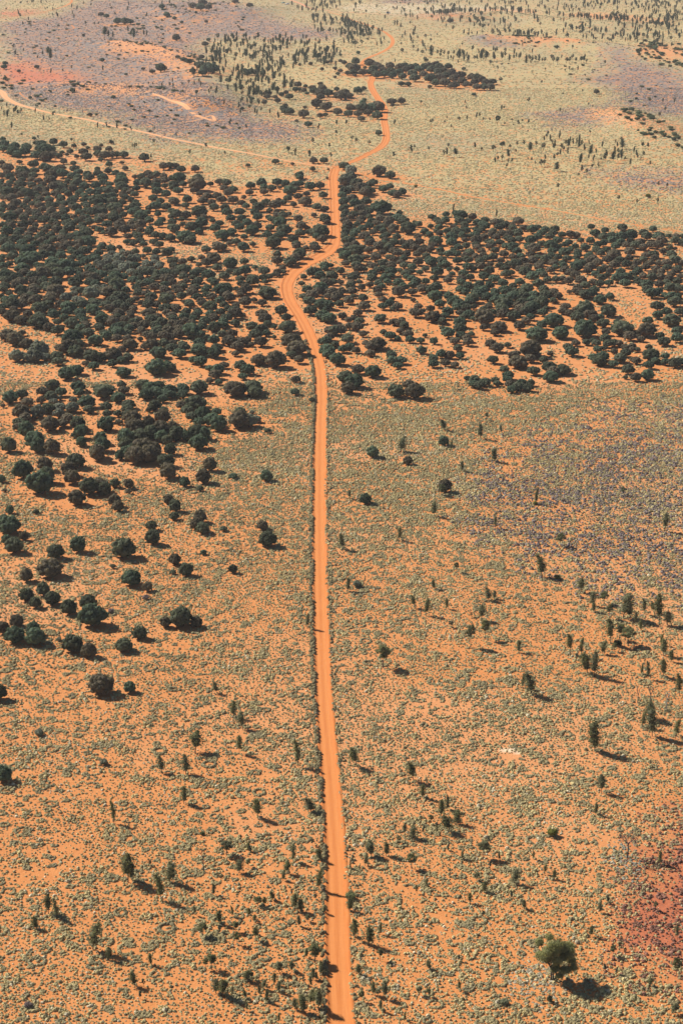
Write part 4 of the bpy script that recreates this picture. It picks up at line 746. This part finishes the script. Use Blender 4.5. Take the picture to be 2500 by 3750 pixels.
def pct1(x, y): return '%.1f%% across, %.1f%% down' % (x/25, y/37.5)
# ------------------------------------------------------------------ mulga trees
def mulga_colour(x, y, r):
    base = np.array([0.083, 0.090, 0.056])
    brown = np.array([0.108, 0.088, 0.058]); grey = np.array([0.145, 0.148, 0.11]); green = np.array([0.072, 0.095, 0.060])
    n = float(vnoise(x/110, y/60, 77)); k = n*0.6+r.random()*0.4
    c, w_ = (green, 'dark green') if k < 0.42 else (base, 'dark olive') if k < 0.58 else (brown, 'brownish olive')
    # the grey-green drifts seen in the photo
    for gx, gy, rx, ry in ((1280,655,60,40),(470,960,120,40),(880,1530,90,40),(190,1490,120,40),(330,1080,90,30),(110,1290,90,30),(1060,1510,60,30)):
        if ((x-gx)/rx)**2+((y-gy)/ry)**2 < 1 and r.random() < 0.75: c, w_ = grey, 'grey-green'
    return c*r.uniform(0.9, 1.6), w_
mulgas.sort(key=lambda m: -m[5]); inview = [m for m in mulgas]
single = [m for m in mulgas if m[4] > 1560][:110]
rest = sorted([m for m in mulgas if m not in single], key=lambda m: -m[5])
# near and large ones singly, 300 in all
single += rest[:300-len(single)]; rest = rest[300-len(single) if False else len([1 for m in rest if m in single]):] if False else [m for m in rest if m not in single]
single.sort(key=lambda m: m[4])
groups = {}; PXY = {}
MR = rows([m for m in mulgas if m[4] <= 1560], lambda m: m[4], lambda m: m[3], 1560, -60)
for m in single:
    X, Y, W, x, y, wd = m
    colr, wrd = mulga_colour(x, y, random)
    sq = 1.0 if y < 1500 else 1.2
    if y > 1500 and wd < 60: sq *= 1.15
    e = tree('mulga_tree', MV, random.randrange(len(MV)), X, Y, W*random.uniform(.97, 1.03), W*sq*random.uniform(0.94, 1.06), colr, 'stems')
    size = 'small' if wd < 36 else 'large' if wd > 62 else 'medium'
    side = 'left' if x < track_x(y) else 'right'
    e['category'] = 'tree'
    if y > 1560:
        for a, b, nm in LAND:
            if a <= y < b: break
        groups.setdefault((side, nm), []).append((abs(x-track_x(y)), e, size, wrd)); PXY[e.name] = (x, y)
        e['group'] = 'scattered mulga trees before the grove'
    else:
        e['group'] = 'mulga trees of the dense grove'
        zone = 'in front of grove' if y > 1250 else 'deep in grove' if y > 850 else 'in far grove'
        e['label'] = uniq(used, ['%s %s mulga, %s %s of the track in the grove\'s %s row' % (size, wrd, ordw(MR[id(m)][2]), MR[id(m)][1], ordw(MR[id(m)][0]+1))])
for (side, nm), L in groups.items():
    L.sort(key=lambda q: q[0])
    for i, (_, e, size, wrd) in enumerate(L):
        e['label'] = uniq(used, ['%s %s mulga, %s %s of track, %s' % (size, wrd, ordw(i+1), side, nm)])
rr_ = np.array([m[:3] for m in rest]); n = len(rr_)
rcol = np.array([mulga_colour(m[3], m[4], random)[0] for m in rest])
msh = []
for i in range(6):
    c, t = mulga_shape(rg, None, leaf=520, sub=2); c.add(np.concatenate(t.v), t.f); msh.append(c.mesh('mulga_far', M['leaf_inst']))
instancer('mulga_grove', 'dark rounded mulga trees crowding the far side of the grove and beyond', 'grove', msh,
    dict(X=rr_[:, 0], Y=rr_[:, 1], Z=terrain(rr_[:, 0], rr_[:, 1]), sx=rr_[:, 2], sz=rr_[:, 2]*RNG.uniform(.9, 1.1, n), rot=RNG.uniform(0, 6.28, n), idx=RNG.integers(0, 6, n), col=rcol))
# ------------------------------------------------------------------ desert oaks
oaks = []
for (ox, oy, s), txt in OAK:
    for tk in txt.split():
        a = [float(q) for q in tk.split(',')]
        x, yt, yb, wd = ox+a[0]*s, oy+a[1]*s, oy+a[2]*s, a[3]*s
        X, Y = px2w(x, yb); X, Y = float(X), float(Y); sc = mscale(Y); dep = math.atan2(H, Y)
        oaks.append(dict(X=X, Y=Y, h=min(max((yb-yt)/(sc*math.cos(dep)), 1.3), 11), w=wd/sc, x=x, y=yb, px=yb-yt, hand=True))
bushes = []
for poly, cnt, (h0, h1), kind in FILL:
    W_ = pxline(poly); xs = [p[0] for p in W_]; ys = [p[1] for p in W_]; k = 0; tries = 0
    while k < cnt and tries < cnt*60:
        tries += 1
        X, Y = random.uniform(min(xs), max(xs)), random.uniform(min(ys), max(ys))
        if not inpoly(np.array([X]), np.array([Y]), W_)[0] or near_track(np.array([X]), np.array([Y]))[0]: continue
        if float(fbm(X/30, Y/60, 91)) < 0.42+0.2*random.random(): 
            if random.random() < 0.75: continue
        x, y = w2px(X, Y); x, y = float(x), float(y); sc = mscale(Y); h = random.uniform(h0, h1)
        if kind == 'oak': oaks.append(dict(X=X, Y=Y, h=h, w=h*(random.uniform(.24, .34) if random.random() < .7 else random.uniform(.4, .6)), x=x, y=y, px=h*sc, hand=False))
        else: bushes.append(dict(X=X, Y=Y, h=h, x=x, y=y, px=h*sc))
        k += 1
# a few clumps of oaks outside the frame are left out; keep the 300 that show largest
oaks.sort(key=lambda o: -o['px']); near, faro = oaks[:300], oaks[300:]
OG = {}
ORW = rows([o for o in oaks if o['y'] <= 1560], lambda o: o['y'], lambda o: o['x'], 0, 25)
def oak_colour(y, r):
    c = np.array([0.135, 0.132, 0.060]) if r.random() < .6 else np.array([0.15, 0.145, 0.08])
    f = min(max((y-900)/1400, 0), 1); dk = np.array([0.068, 0.078, 0.052])
    return (dk*(1-f)+c*f)*r.uniform(.8, 1.2)
for o in near:
    asp = o['w']/o['h']; broad = asp > 0.38
    if o['y'] > 1560 and o['hand']: o['w'] *= 1.1
    if broad: e = tree('desert_oak', GV, random.randrange(len(GV)), o['X'], o['Y'], o['w']/0.5, o['h'], oak_colour(o['y'], random), 'trunk')
    else:
        vi = random.randrange(len(OV)); wv = [.22, .26, .30, .20, .34, .25, .28][vi]
        e = tree('desert_oak', OV, vi, o['X'], o['Y'], max(o['w'], 0.2*o['h'])/wv*1.2, o['h'], oak_colour(o['y'], random), 'trunk')
    o['e'] = e; o['broad'] = broad; e['category'] = 'tree'
    e['group'] = 'desert oaks scattered over the plain'
    hw_ = 'tall' if o['h'] > 5.5 else 'low' if o['h'] < 3.2 else 'medium'
    sh = 'spreading' if broad else 'slim'
    side = 'left' if o['x'] < track_x(o['y']) else 'right'
    if o['y'] > 1560:
        for a, b, nm in LAND:
            if a <= o['y'] < b: break
        OG.setdefault((side, nm), []).append((abs(o['x']-track_x(o['y'])), e, hw_, sh)); PXY[e.name] = (o['x'], o['y'])
    else:
        zone = 'on tussock plain' if o['y'] > 1250 else 'on khaki plain' if o['y'] > 420 else 'among far oaks'
        e['label'] = uniq(used, ['%s %s oak, %s %s of the track in the %s row from the top' % (hw_, sh, ordw(ORW[id(o)][2]), ORW[id(o)][1], ordw(ORW[id(o)][0]+1))])
for (side, nm), L in OG.items():
    L.sort(key=lambda q: q[0])
    for i, (_, e, hw_, sh) in enumerate(L):
        e['label'] = uniq(used, ['%s %s oak, %s %s of track, %s' % (hw_, sh, ordw(i+1), side, nm)])
osh = []
for i in range(6):
    c, t = oak_shape(rg, 0.28, 160); c.add(np.concatenate(t.v), t.f); osh.append(c.mesh('oak_far', M['leaf_inst']))
for i in range(3):
    c, t = grown_oak_shape(rg, 0.5, 1, 0.34, 8, 350, 0.04, 1); c.add(np.concatenate(t.v), t.f); osh.append(c.mesh('oak_far', M['leaf_inst']))
n = len(faro); X = np.array([o['X'] for o in faro]); Y = np.array([o['Y'] for o in faro]); hh = np.array([o['h'] for o in faro]); ww = np.array([o['w'] for o in faro])
br = ww/hh > 0.38
instancer('desert_oak_wood', 'far desert oaks scattered in belts over the plain at the top', 'woodland', osh,
    dict(X=X, Y=Y, Z=terrain(X, Y), sx=np.where(br, ww/0.5, np.maximum(ww, .22*hh)/0.28*1.1), sz=hh, rot=RNG.uniform(0, 6.28, n), idx=np.where(br, RNG.integers(6, 9, n), RNG.integers(0, 6, n)),
         col=np.array([oak_colour(0, random) for _ in range(n)])))
# ------------------------------------------------------------------ single plants that differ
big_c, big_t = grown_oak_shape(np.random.default_rng(5), 0.74, 3, 0.10, 17, 9000, 0.013, 2, 0.70,
    [(-.30,.80,.08),(-.08,.90,.085),(.08,.83,.10),(.23,.73,.11),(-.2,.62,.10),(-.28,.52,.085),(-.14,.44,.085),(.03,.55,.11),(.2,.55,.12),(.3,.62,.09),(.39,.36,.09),(.2,.32,.09),(.1,.22,.06),(.3,.26,.06),(.01,.36,.07),(-.16,.76,.11),(.33,.7,.08),(.0,.70,.11)], 0.045)
bX, bY = px2w(1250+958*T, 3000+740*T); bX, bY = float(bX), float(bY); sc = mscale(bY)
e = bpy.data.objects.new('desert_oak', None); S.collection.objects.link(e); e.location = (bX+0.5, bY, float(terrain(bX, bY))); hb = 186*T/(sc*math.cos(math.atan2(H, bY))); e.scale = (hb,)*3; e.rotation_euler = (0, 0, 0)
c = bpy.data.objects.new('crown', big_c.mesh('big_crown', M['leaf_obj'])); c.color = (0.23, 0.225, 0.10, 1); BIGTREE = (bX, bY); t = bpy.data.objects.new('trunk', big_t.mesh('big_trunk', M['bark'], True))
for q in (c, t): S.collection.objects.link(q); q.parent = e
tag(e, 'big spreading three-stemmed tree casting a broad shadow, lower right', 'tree')
def single_plant(name, label, cat, sh, mat, px, py, hpx, colour=None, seed=1, trunk='branches'):
    X, Y = px2w(px, py); X, Y = float(X), float(Y); sc = mscale(Y); h = hpx/(sc*math.cos(math.atan2(H, Y)))
    o = mesh_obj(name, np.concatenate(sh.v), sh.f, mat); o.location = (X, Y, float(terrain(X, Y))); o.scale = (h,)*3
    if colour: o.color = (*colour, 1)
    tag(o, label, cat); return o
single_plant('dead_tree', 'bare dead tree with forked spreading branches at the burnt patch', 'dead tree', dead_shape(np.random.default_rng(21), 0.55, 5, 0.5), M['dead'], 1250+1312*T, 3000+178*T, 132*T)
for k, (px, py, hp, lab) in enumerate([(1250+1415*T, 2250+428*T, 108*T, 'tallest grey leafless sapling, among oaks near the right edge'), (1250+1358*T, 2250+410*T, 76*T, 'short charred leafless sapling left of the tallest grey one'), (1250+1490*T, 2250+440*T, 90*T, 'pale leafless sapling nearest the right edge'), (935*T, 3000+240*T, 110*T, 'thin leafless grey sapling alone among tussocks at lower left'), (1250+1165*T, 2250+910*T, 40*T, 'stub of pale broken trunk among grey tussocks')]):
    single_plant('dead_sapling', lab, 'dead tree', dead_shape(np.random.default_rng(30+k), 0.16, 3, 0.55), M['deadpale'] if k in (2, 4) else M['dead'], px, py, hp)
def bush(label, px, py, wpx, colour, name='bush', k=0, group=None):
    X, Y = px2w(px, py); X, Y = float(X), float(Y); W = wpx/mscale(Y)
    e = tree(name, BV, k % 3, X, Y, W, W*0.95, colour, 'stems'); tag(e, label, 'bush', group); return e
YG = (0.13, 0.13, 0.028); DG = (0.05, 0.06, 0.022); GG = (0.16, 0.165, 0.12); PK = (0.20, 0.15, 0.15)
bush('yellow-green bush in the open plain below the old track line', 1240+690*T245, 560+310*T245, 19, YG, k=0)
bush('yellow-green bush at the foot of a short oak on the purple plain', 1250+890*T, 1500+437*T, 24, YG, k=1)
bush('yellow-flecked dark bush among purple shrubs, mid right', 1250+990*T, 1500+780*T, 32, YG, k=2)
bush('dark green bush under the pair of oaks, right', 1250+1268*T, 2250+145*T, 42, DG, k=0)
bush('low yellow-green bush between two spreading oaks, right', 1250+1280*T, 2250+68*T, 36, (0.11, 0.115, 0.03), k=1)
bush('ragged yellow-green bush left of the bare dead tree', 1250+968*T, 3000+78*T, 50, YG, k=2)
bush('small green bush in front of the big three-stemmed tree', 1250+955*T, 3000+838*T, 30, (0.08, 0.095, 0.035), k=0)
bush('large olive bush at the track edge beside a crossing shadow', 1250+38*T, 3000+365*T, 48, (0.17, 0.18, 0.08), k=1)
bush('pair-like pale tussock bush on the plain, far right', 1860+1250*T245, 700+60*T245, 26, YG, k=2)
bush('blackish-green bush beneath oaks at the left of the near plain', 930*T, 3000+72*T, 24, (0.10, 0.11, 0.04), k=0)
bush('pinkish-grey dried bush below a small round mulga, left', 1310*T245, 2000+480*T245, 34, PK, k=1)
bush('pinkish-grey dried bush right of a large green mulga, left', 1000*T245, 2000+600*T245, 30, PK, k=2)
bush('sparse grey bush beside a large mulga, far left', 530*T245, 2000+850*T245, 28, GG, k=0)
bush('grey-green bush beside a shadow on the plain, mid left', 180*T, 2250+555*T, 46, GG, k=1)
bush('grey-green bush with a dark side, left of two narrow oaks', 480*T, 2250+690*T, 40, GG, k=2)
bush('pale bush on bare sand at the lower left corner', 130*T, 3000+865*T, 40, PK, k=0)
bush('round grey tussock bush in the near plain, right of centre', 1250+745*T, 3000+850*T, 42, (0.2, 0.2, 0.12), k=1)
bush('grey-green bush right of the track by a narrow oak, middle', 1250+70*T, 1500+815*T, 44, GG, k=2)
n = len(bushes); bx = np.array([b['X'] for b in bushes]); by = np.array([b['Y'] for b in bushes]); bh = np.array([b['h'] for b in bushes])
bs = []
for i in range(3):
    c, t = bush_shape(rg); bs.append(c.mesh('dune_bush', M['leaf_inst']))
instancer('dune_scrub', 'dark green scrub bushes dotted over the low sandy dunes', 'scrub', bs,
    dict(X=bx, Y=by, Z=terrain(bx, by), sx=bh*RNG.uniform(1.5, 2.6, n), sz=bh*1.25, rot=RNG.uniform(0, 6.28, n), idx=RNG.integers(0, 3, n),
         col=np.array([[0.06, 0.075, 0.04]])*RNG.uniform(.8, 1.5, (n, 1))+np.array([[0.02, 0.015, 0]])*RNG.random((n, 1))))
# ------------------------------------------------------------------ tussocks: spinifex hummocks and rings, purple-grey shrublets
def tuft_shape(rng, kind):
    c = MB(); v, f = ico(2); keepv = v[:, 2] > -0.35
    ph = rng.random(2)*40
    k = 1+0.38*(fbm(v[:, 0]*2.6+ph[0], v[:, 1]*2.6+ph[1]+v[:, 2], 19, 2)-0.5)*2
    vv = v*np.array([0.5, 0.5, 0.36 if kind == 0 else 0.30])*k[:, None]+[0, 0, 0.06]
    fs = [q for q in f if all(keepv[i] for i in q)]; c.add(vv, fs)
    u = sphere_pts(46, rng, 0.0); base = u*np.array([0.36, 0.36, 0.24]); tip = u*np.array([0.60, 0.60, 0.50])*rng.uniform(0.85, 1.2, (len(u), 1))
    s_ = np.cross(u, rng.normal(0, 1, u.shape)); s_ /= np.linalg.norm(s_, axis=1)[:, None]
    q = np.stack([base-s_*0.045, base+s_*0.045, tip], 1).reshape(-1, 3); c.add(q, [(3*i, 3*i+1, 3*i+2) for i in range(len(u))])
    return c.mesh('tuft', M['tuft'])
tufts = [tuft_shape(rg, i % 2) for i in range(6)]
def tuft_simple(rng):
    c = MB(); v, f = ico(1); k = 1+0.6*(rng.random(len(v))-0.5)
    c.add(v*np.array([0.5, 0.5, 0.42])*k[:, None]+[0, 0, 0.05], [q for q in f if all(v[i, 2] > -0.5 for i in q)]); return c.mesh('tuft', M['tuft'])
tufts_far = [tuft_simple(rg) for i in range(6)]
mX = np.array([m[0] for m in mulgas]); mY = np.array([m[1] for m in mulgas]); mW = np.array([m[2] for m in mulgas])
# crowns as a raster, to keep the ground below them bare
CB = np.zeros((2400, 1400), np.float32)
for X_, Y_, W_ in zip(mX, mY, mW):
    r_ = W_*0.42; i0, i1, j0, j1 = int(Y_-r_-100), int(Y_+r_-99), int(X_-r_+700), int(X_+r_+701)
    if i0 > 0 and i1 < 2400 and j0 > 0 and j1 < 1400:
        a_, b_ = np.mgrid[i0:i1, j0:j1]; CB[i0:i1, j0:j1] = np.maximum(CB[i0:i1, j0:j1], (np.hypot(a_+100.5-Y_, b_-699.5-X_) < r_))
def under(X, Y):
    return CB[np.clip((Y-100).astype(int), 0, 2399), np.clip((X+700).astype(int), 0, 1399)] > 0
def halfwidth(Y): return 1250/mscale(Y)*1.10+4
def scatter(n, y0, y1, p=1.0):
    """random points over the trapezoid the photo can see, a little wider"""
    ys = np.linspace(y0, y1, 400); cw = np.cumsum(halfwidth(ys)); cw /= cw[-1]
    Y = np.interp(RNG.random(n), cw, ys); X = RNG.uniform(-1, 1, n)*halfwidth(Y); return X, Y
K = np.array([0.48, 0.38, 0.175]); KG = np.array([0.25, 0.21, 0.115]); KP = np.array([0.55, 0.47, 0.31]); PU = np.array([0.185, 0.145, 0.13]); BU = np.array([0.15, 0.072, 0.048])
out = {k: [] for k in ('X', 'Y', 'sx', 'sz', 'col')}
far_out = {k: [] for k in ('X', 'Y', 'sx', 'sz', 'col')}
def put(dst, X, Y, sx, sz, c):
    u_, v_ = w2px(X, Y); ok = ~near_track(X, Y) & (np.hypot((u_-1872)/48, (v_-2771)/14) > .85) & ~(under(X, Y) & (RNG.random(len(X)) < 0.93))
    for k, a in (('X', X), ('Y', Y), ('sx', sx), ('sz', sz), ('col', c)): dst[k].append(a[ok])
def tcol(X, Y, z, greyness):
    n = len(X); r = RNG.random((n, 1)); pt = fbm(X/14, Y/20, 51)[:, None]
    c = K*(1-r)+KG*r; c = c*(0.82+0.36*pt)
    pale = (RNG.random(n) < 0.05+0.10*(pt[:, 0] > 0.6))[:, None]; c = np.where(pale, KP*RNG.uniform(.7, 1.05, (n, 1)), c)
    c = c*(1-greyness[:, None])+KG*1.0*greyness[:, None]
    pu = np.clip(z['purple']*0.93+z['grey']*(0.12+np.clip((fbm(X/9, Y/14, 57)-0.35)*.9, 0, .25)), 0, 1)
    isp = (RNG.random(n) < pu)[:, None]
    c = np.where(isp, PU*RNG.uniform(.75, 1.35, (n, 1)), c)
    c = np.where((RNG.random((n, 1)) < .8*z['burnt'][:, None]), BU*RNG.uniform(.7, 2.0, (n, 1)), c)
    return np.clip(c*RNG.uniform(.85, 1.18, (n, 1)), 0, 1), isp[:, 0]
# near plain: single hummocks
X, Y = scatter(400000, 215, 640)
z = zones(X, Y); bare = sample(bare_map, X, Y)
cl = fbm(X/3.2, Y/3.2, 101); cl2 = fbm(X/22, Y/22, 102)
p = np.clip(0.42+1.5*(cl-0.5)+0.9*(cl2-0.5), 0.08, 1)*0.92
p *= (1-0.80*bare); p *= 1+0.25*sstep(330, 600, Y)
ok = RNG.random(len(X)) < p; X, Y, cl = X[ok], Y[ok], cl[ok]; z = {k: a[ok] for k, a in z.items()}
d = 0.20+0.46*RNG.random(len(X))**2.4+0.18*sstep(400, 600, Y)+0.32*(cl > 0.66)*RNG.random(len(X))
c, isp = tcol(X, Y, z, np.clip((d-0.8)*1.2, 0, .8))
d = np.where(isp, RNG.uniform(.45, .95, len(X)), d)
put(out, X, Y, d, d*RNG.uniform(1.2, 1.9, len(X)), c)
# near plain: an even sprinkle of small hummocks
def grid_pts(y0, y1, s0, s1):
    ys = []; y = y0
    while y < y1: ys.append(y); y += s0+(s1-s0)*(y-y0)/(y1-y0)
    XX = []; YY = []
    for y in ys:
        s_ = (s0+(s1-s0)*(y-y0)/(y1-y0)); h_ = float(halfwidth(y)); x = np.arange(-h_, h_, s_*0.95); XX.append(x+RNG.uniform(-.42, .42, len(x))*s_); YY.append(y+RNG.uniform(-.42, .42, len(x))*s_)
    return np.concatenate(XX), np.concatenate(YY)
X, Y = grid_pts(215, 640, 0.72, 1.0); z = zones(X, Y); bare = sample(bare_map, X, Y); g_ = fbm(X/17, Y/17, 108)
ok = RNG.random(len(X)) < (1-.8*bare)*np.clip(1.9-2.0*g_, 0.15, 1)*0.92
X, Y = X[ok], Y[ok]; z = {k: a[ok] for k, a in z.items()}
d = RNG.uniform(.24, .52, len(X))*(1+.25*sstep(400, 640, Y)); c, isp = tcol(X, Y, z, np.full(len(X), .1))
put(out, X, Y, d, d*RNG.uniform(1.2, 1.8, len(X)), c)
# near plain: rings and crescents, each a run of hummocks round an arc
X0, Y0 = scatter(9000, 215, 640); cl = fbm(X0/24, Y0/24, 103); bare = sample(bare_map, X0, Y0)
z0 = zones(X0, Y0)
ok = (cl > 0.36) & (RNG.random(len(X0)) > bare) & (RNG.random(len(X0)) > z0['grey']*0.75) & (RNG.random(len(X0)) > z0['burnt']*0.5); X0, Y0 = X0[ok], Y0[ok]
RX = []; RY = []; RD = []; RC = []
for a_, b_ in zip(X0, Y0):
    r = random.uniform(0.25, 0.75) if random.random() < .9 else random.uniform(.8, 1.5); st = random.uniform(0, 6.28); arc = random.uniform(3.2, 6.28)
    d = random.uniform(.5, .72)*(0.8+0.25*r); k = max(4, int(arc*r/(d*0.42))); sh = random.random(); el = random.uniform(.75, 1.2)
    for j in range(k):
        t_ = st+arc*j/k; RX.append(a_+r*math.cos(t_)+random.gauss(0, .06)); RY.append(b_+r*el*math.sin(t_)+random.gauss(0, .06)); RD.append(d*random.uniform(.8, 1.2)); RC.append(sh)
RX, RY, RD, RC = map(np.array, (RX, RY, RD, RC)); zz = zones(RX, RY)
c = KG*0.95*(1-RC[:, None]*.6)+K*0.85*RC[:, None]*.6; c = c*RNG.uniform(.8, 1.1, (len(RX), 1)); c = np.where((zz['burnt'] > RNG.random(len(RX)))[:, None], BU*RNG.uniform(.8, 2.2, (len(RX), 1)), c)
put(out, RX, RY, RD, RD*1.35, c)
# verge: a dense hedge of tussocks along both sides of the main track
sp, hw, nrm, s_ = TRACKS[0]
VX = []; VY = []; VD = []
for i in range(len(sp)-1):
    L_ = np.hypot(*(sp[i+1, :2]-sp[i, :2]))
    for side, dn in ((-1, 5.0), (1, 1.6)):
        if side > 0 and random.random() < .35: continue
        for q in range(int(L_*dn*(1 if sp[i, 1] < 900 else .5))+(random.random() < 0.5)):
            off = hw[i]+(0.15 if side < 0 else .35)+abs(random.gauss(0, .45 if side < 0 else .9)); p_ = sp[i, :2]+(sp[i+1, :2]-sp[i, :2])*random.random()+nrm[i]*side*off
            VX.append(p_[0]); VY.append(p_[1]); VD.append(random.uniform(.45, .95)*(1.15 if side < 0 else .9))
VX, VY, VD = map(np.array, (VX, VY, VD)); c, _ = tcol(VX, VY, zones(VX, VY), VX*0+.4); put(out, VX, VY, VD, VD*1.7, c*0.6)  # tint darkened: the verge's shadow line is put into the tussock colour
# grey litter and low scrub round the foot of the big tree and the dead tree
dX, dY = px2w(1250+1300*T, 3000+190*T)
for cx_, cy_, n_, s1_, cc_ in ((BIGTREE[0]-2.6, BIGTREE[1]+0.2, 260, 2.6, (.30, .26, .18)), (float(dX), float(dY)-.5, 160, 2.0, (.22, .21, .16))):
    X = RNG.normal(cx_, s1_, n_); Y = RNG.normal(cy_, s1_*1.5, n_); d = RNG.uniform(.3, .7, n_)
    put(out, X, Y, d, d*.9, np.array([cc_])*RNG.uniform(.7, 1.3, (n_, 1)))
X, Y, sx, sz = (np.concatenate(out[k]) for k in ('X', 'Y', 'sx', 'sz')); C_ = np.concatenate(out['col']); n = len(X)
print('near tufts', n)
instancer('spinifex_tussocks', 'khaki and grey-green spinifex hummocks and rings over the near orange sand', 'grass', tufts,
    dict(X=X, Y=Y, Z=terrain(X, Y)-0.03, sx=sx, sz=sz, rot=RNG.uniform(0, 6.28, n), idx=RNG.integers(0, 6, n), col=C_))
# middle and far plains
for (cnt, y0, y1, dlo, dhi, base) in ((190000, 640, 1000, .6, 1.25, .8), (140000, 1000, 1500, .8, 1.6, .75), (90000, 1500, 2750, 1.0, 2.3, .7)):
    X, Y = scatter(cnt, y0, y1); z = zones(X, Y); bare = sample(bare_map, X, Y); cl = fbm(X/7, Y/9, 104)
    p = base*np.clip(0.6+.7*(cl-0.5), .08, 1)*(1-0.85*bare)*(1-0.5*z['sand'])*(1-.4*z['red'])
    ok = RNG.random(len(X)) < p; X, Y = X[ok], Y[ok]; z = {k: a[ok] for k, a in z.items()}
    d = RNG.uniform(dlo, dhi, len(X)); c, isp = tcol(X, Y, z, np.full(len(X), 0.15)); c = c*0.95
    c = np.where((z['palefar'] > .5)[:, None], c*1.25, c)
    put(far_out, X, Y, d, d*RNG.uniform(.75, 1.1, len(X))*(1-.3*sstep(640, 1200, Y)), c)
X, Y, sx, sz = (np.concatenate(far_out[k]) for k in ('X', 'Y', 'sx', 'sz')); C_ = np.concatenate(far_out['col']); n = len(X)
print('far tufts', n)
instancer('far_tussocks', 'khaki grass clumps and purple-grey shrublets covering the middle and far plains', 'grass', tufts_far,
    dict(X=X, Y=Y, Z=terrain(X, Y)-0.03, sx=sx, sz=sz, rot=RNG.uniform(0, 6.28, n), idx=RNG.integers(0, 6, n), col=C_))
# ------------------------------------------------------------------ vehicles, tiny on the far road
def vehicle(label, px, py, body_col, rot):
    X, Y = px2w(px, py); X, Y = float(X), float(Y)
    e = bpy.data.objects.new('car', None); S.collection.objects.link(e); e.location = (X, Y, float(terrain(X, Y))+0.2); e.rotation_euler = (0, 0, rot)
    def paint(nm, c, r): m, t, b = newmat(nm); b.inputs['Base Color'].default_value = (*c, 1); b.inputs['Roughness'].default_value = r; return m
    pm, gm, tm = paint('car_paint', body_col, .35), paint('car_glass', (.03, .035, .04), .1), paint('rubber', (.02, .02, .02), .8)
    prof = [(-2.3, .45), (-2.3, 1.0), (-1.9, 1.1), (-1.0, 1.15), (-.4, 1.75), (1.7, 1.8), (2.25, 1.2), (2.3, .45)]
    n = len(prof); V = [(x, -.9, z) for x, z in prof]+[(x, .9, z) for x, z in prof]
    Fc = [tuple(range(n))[::-1], tuple(range(n, 2*n))]+[(i, (i+1) % n, (i+1) % n+n, i+n) for i in range(n)]
    mesh_obj('body', V, Fc, pm, e)
    for sy in (-1, 1):
        y = sy*.905; mesh_obj('side_window', [(-.75, y, 1.2), (1.75, y, 1.2), (1.6, y, 1.68), (-.35, y, 1.68)], [(0, 1, 2, 3)], gm, e)
    mesh_obj('windscreen', [(-.99, -.78, 1.18), (-.99, .78, 1.18), (-.45, .7, 1.72), (-.45, -.7, 1.72)], [(0, 1, 2, 3)], gm, e)
    for wx in (-1.4, 1.4):
        for wy in (-.85, .85):
            b = MB(); b.tube([(wx, wy-.12, .38), (wx, wy+.12, .38)], [.38, .38], 14); b.f.append(tuple(range(14))[::-1])
            mesh_obj('wheel', np.concatenate(b.v), b.f, tm, e)
    tag(e, label, 'car')
vehicle('small blue car on the wide red road near the top', 1421, 50, (.10, .16, .36), 1.6+1.5)
vehicle('white car among trees left of the wide red road at the top', 1052, 17, (.8, .8, .8), .3)
vehicle('pale green car left of the white one near the top edge', 1037, 13, (.35, .5, .42), .6)
# ------------------------------------------------------------------ the air
def haze():
    m = bpy.data.materials.new('air'); m.use_nodes = True; t = m.node_tree; t.nodes.clear()
    o_ = t.nodes.new('ShaderNodeOutputMaterial'); v = t.nodes.new('ShaderNodeVolumePrincipled')
    v.inputs['Color'].default_value = (0.95, 0.95, 0.96, 1); v.inputs['Density'].default_value = HAZE; v.inputs['Anisotropy'].default_value = 0.1
    t.links.new(v.outputs[0], o_.inputs['Volume'])
    x0, x1, y0, y1, z0, z1 = -3000, 3000, -400, 4500, -6, 190
    V = [(x, y, z) for z in (z0, z1) for y in (y0, y1) for x in (x0, x1)]
    o = mesh_obj('haze', V, [(0, 2, 3, 1), (4, 5, 7, 6), (0, 1, 5, 4), (2, 6, 7, 3), (0, 4, 6, 2), (1, 3, 7, 5)], m)
    tag(o, 'thin pale air that washes out the far plain', 'haze', kind='stuff')
HAZE = 0.000045
if HAZE: haze()
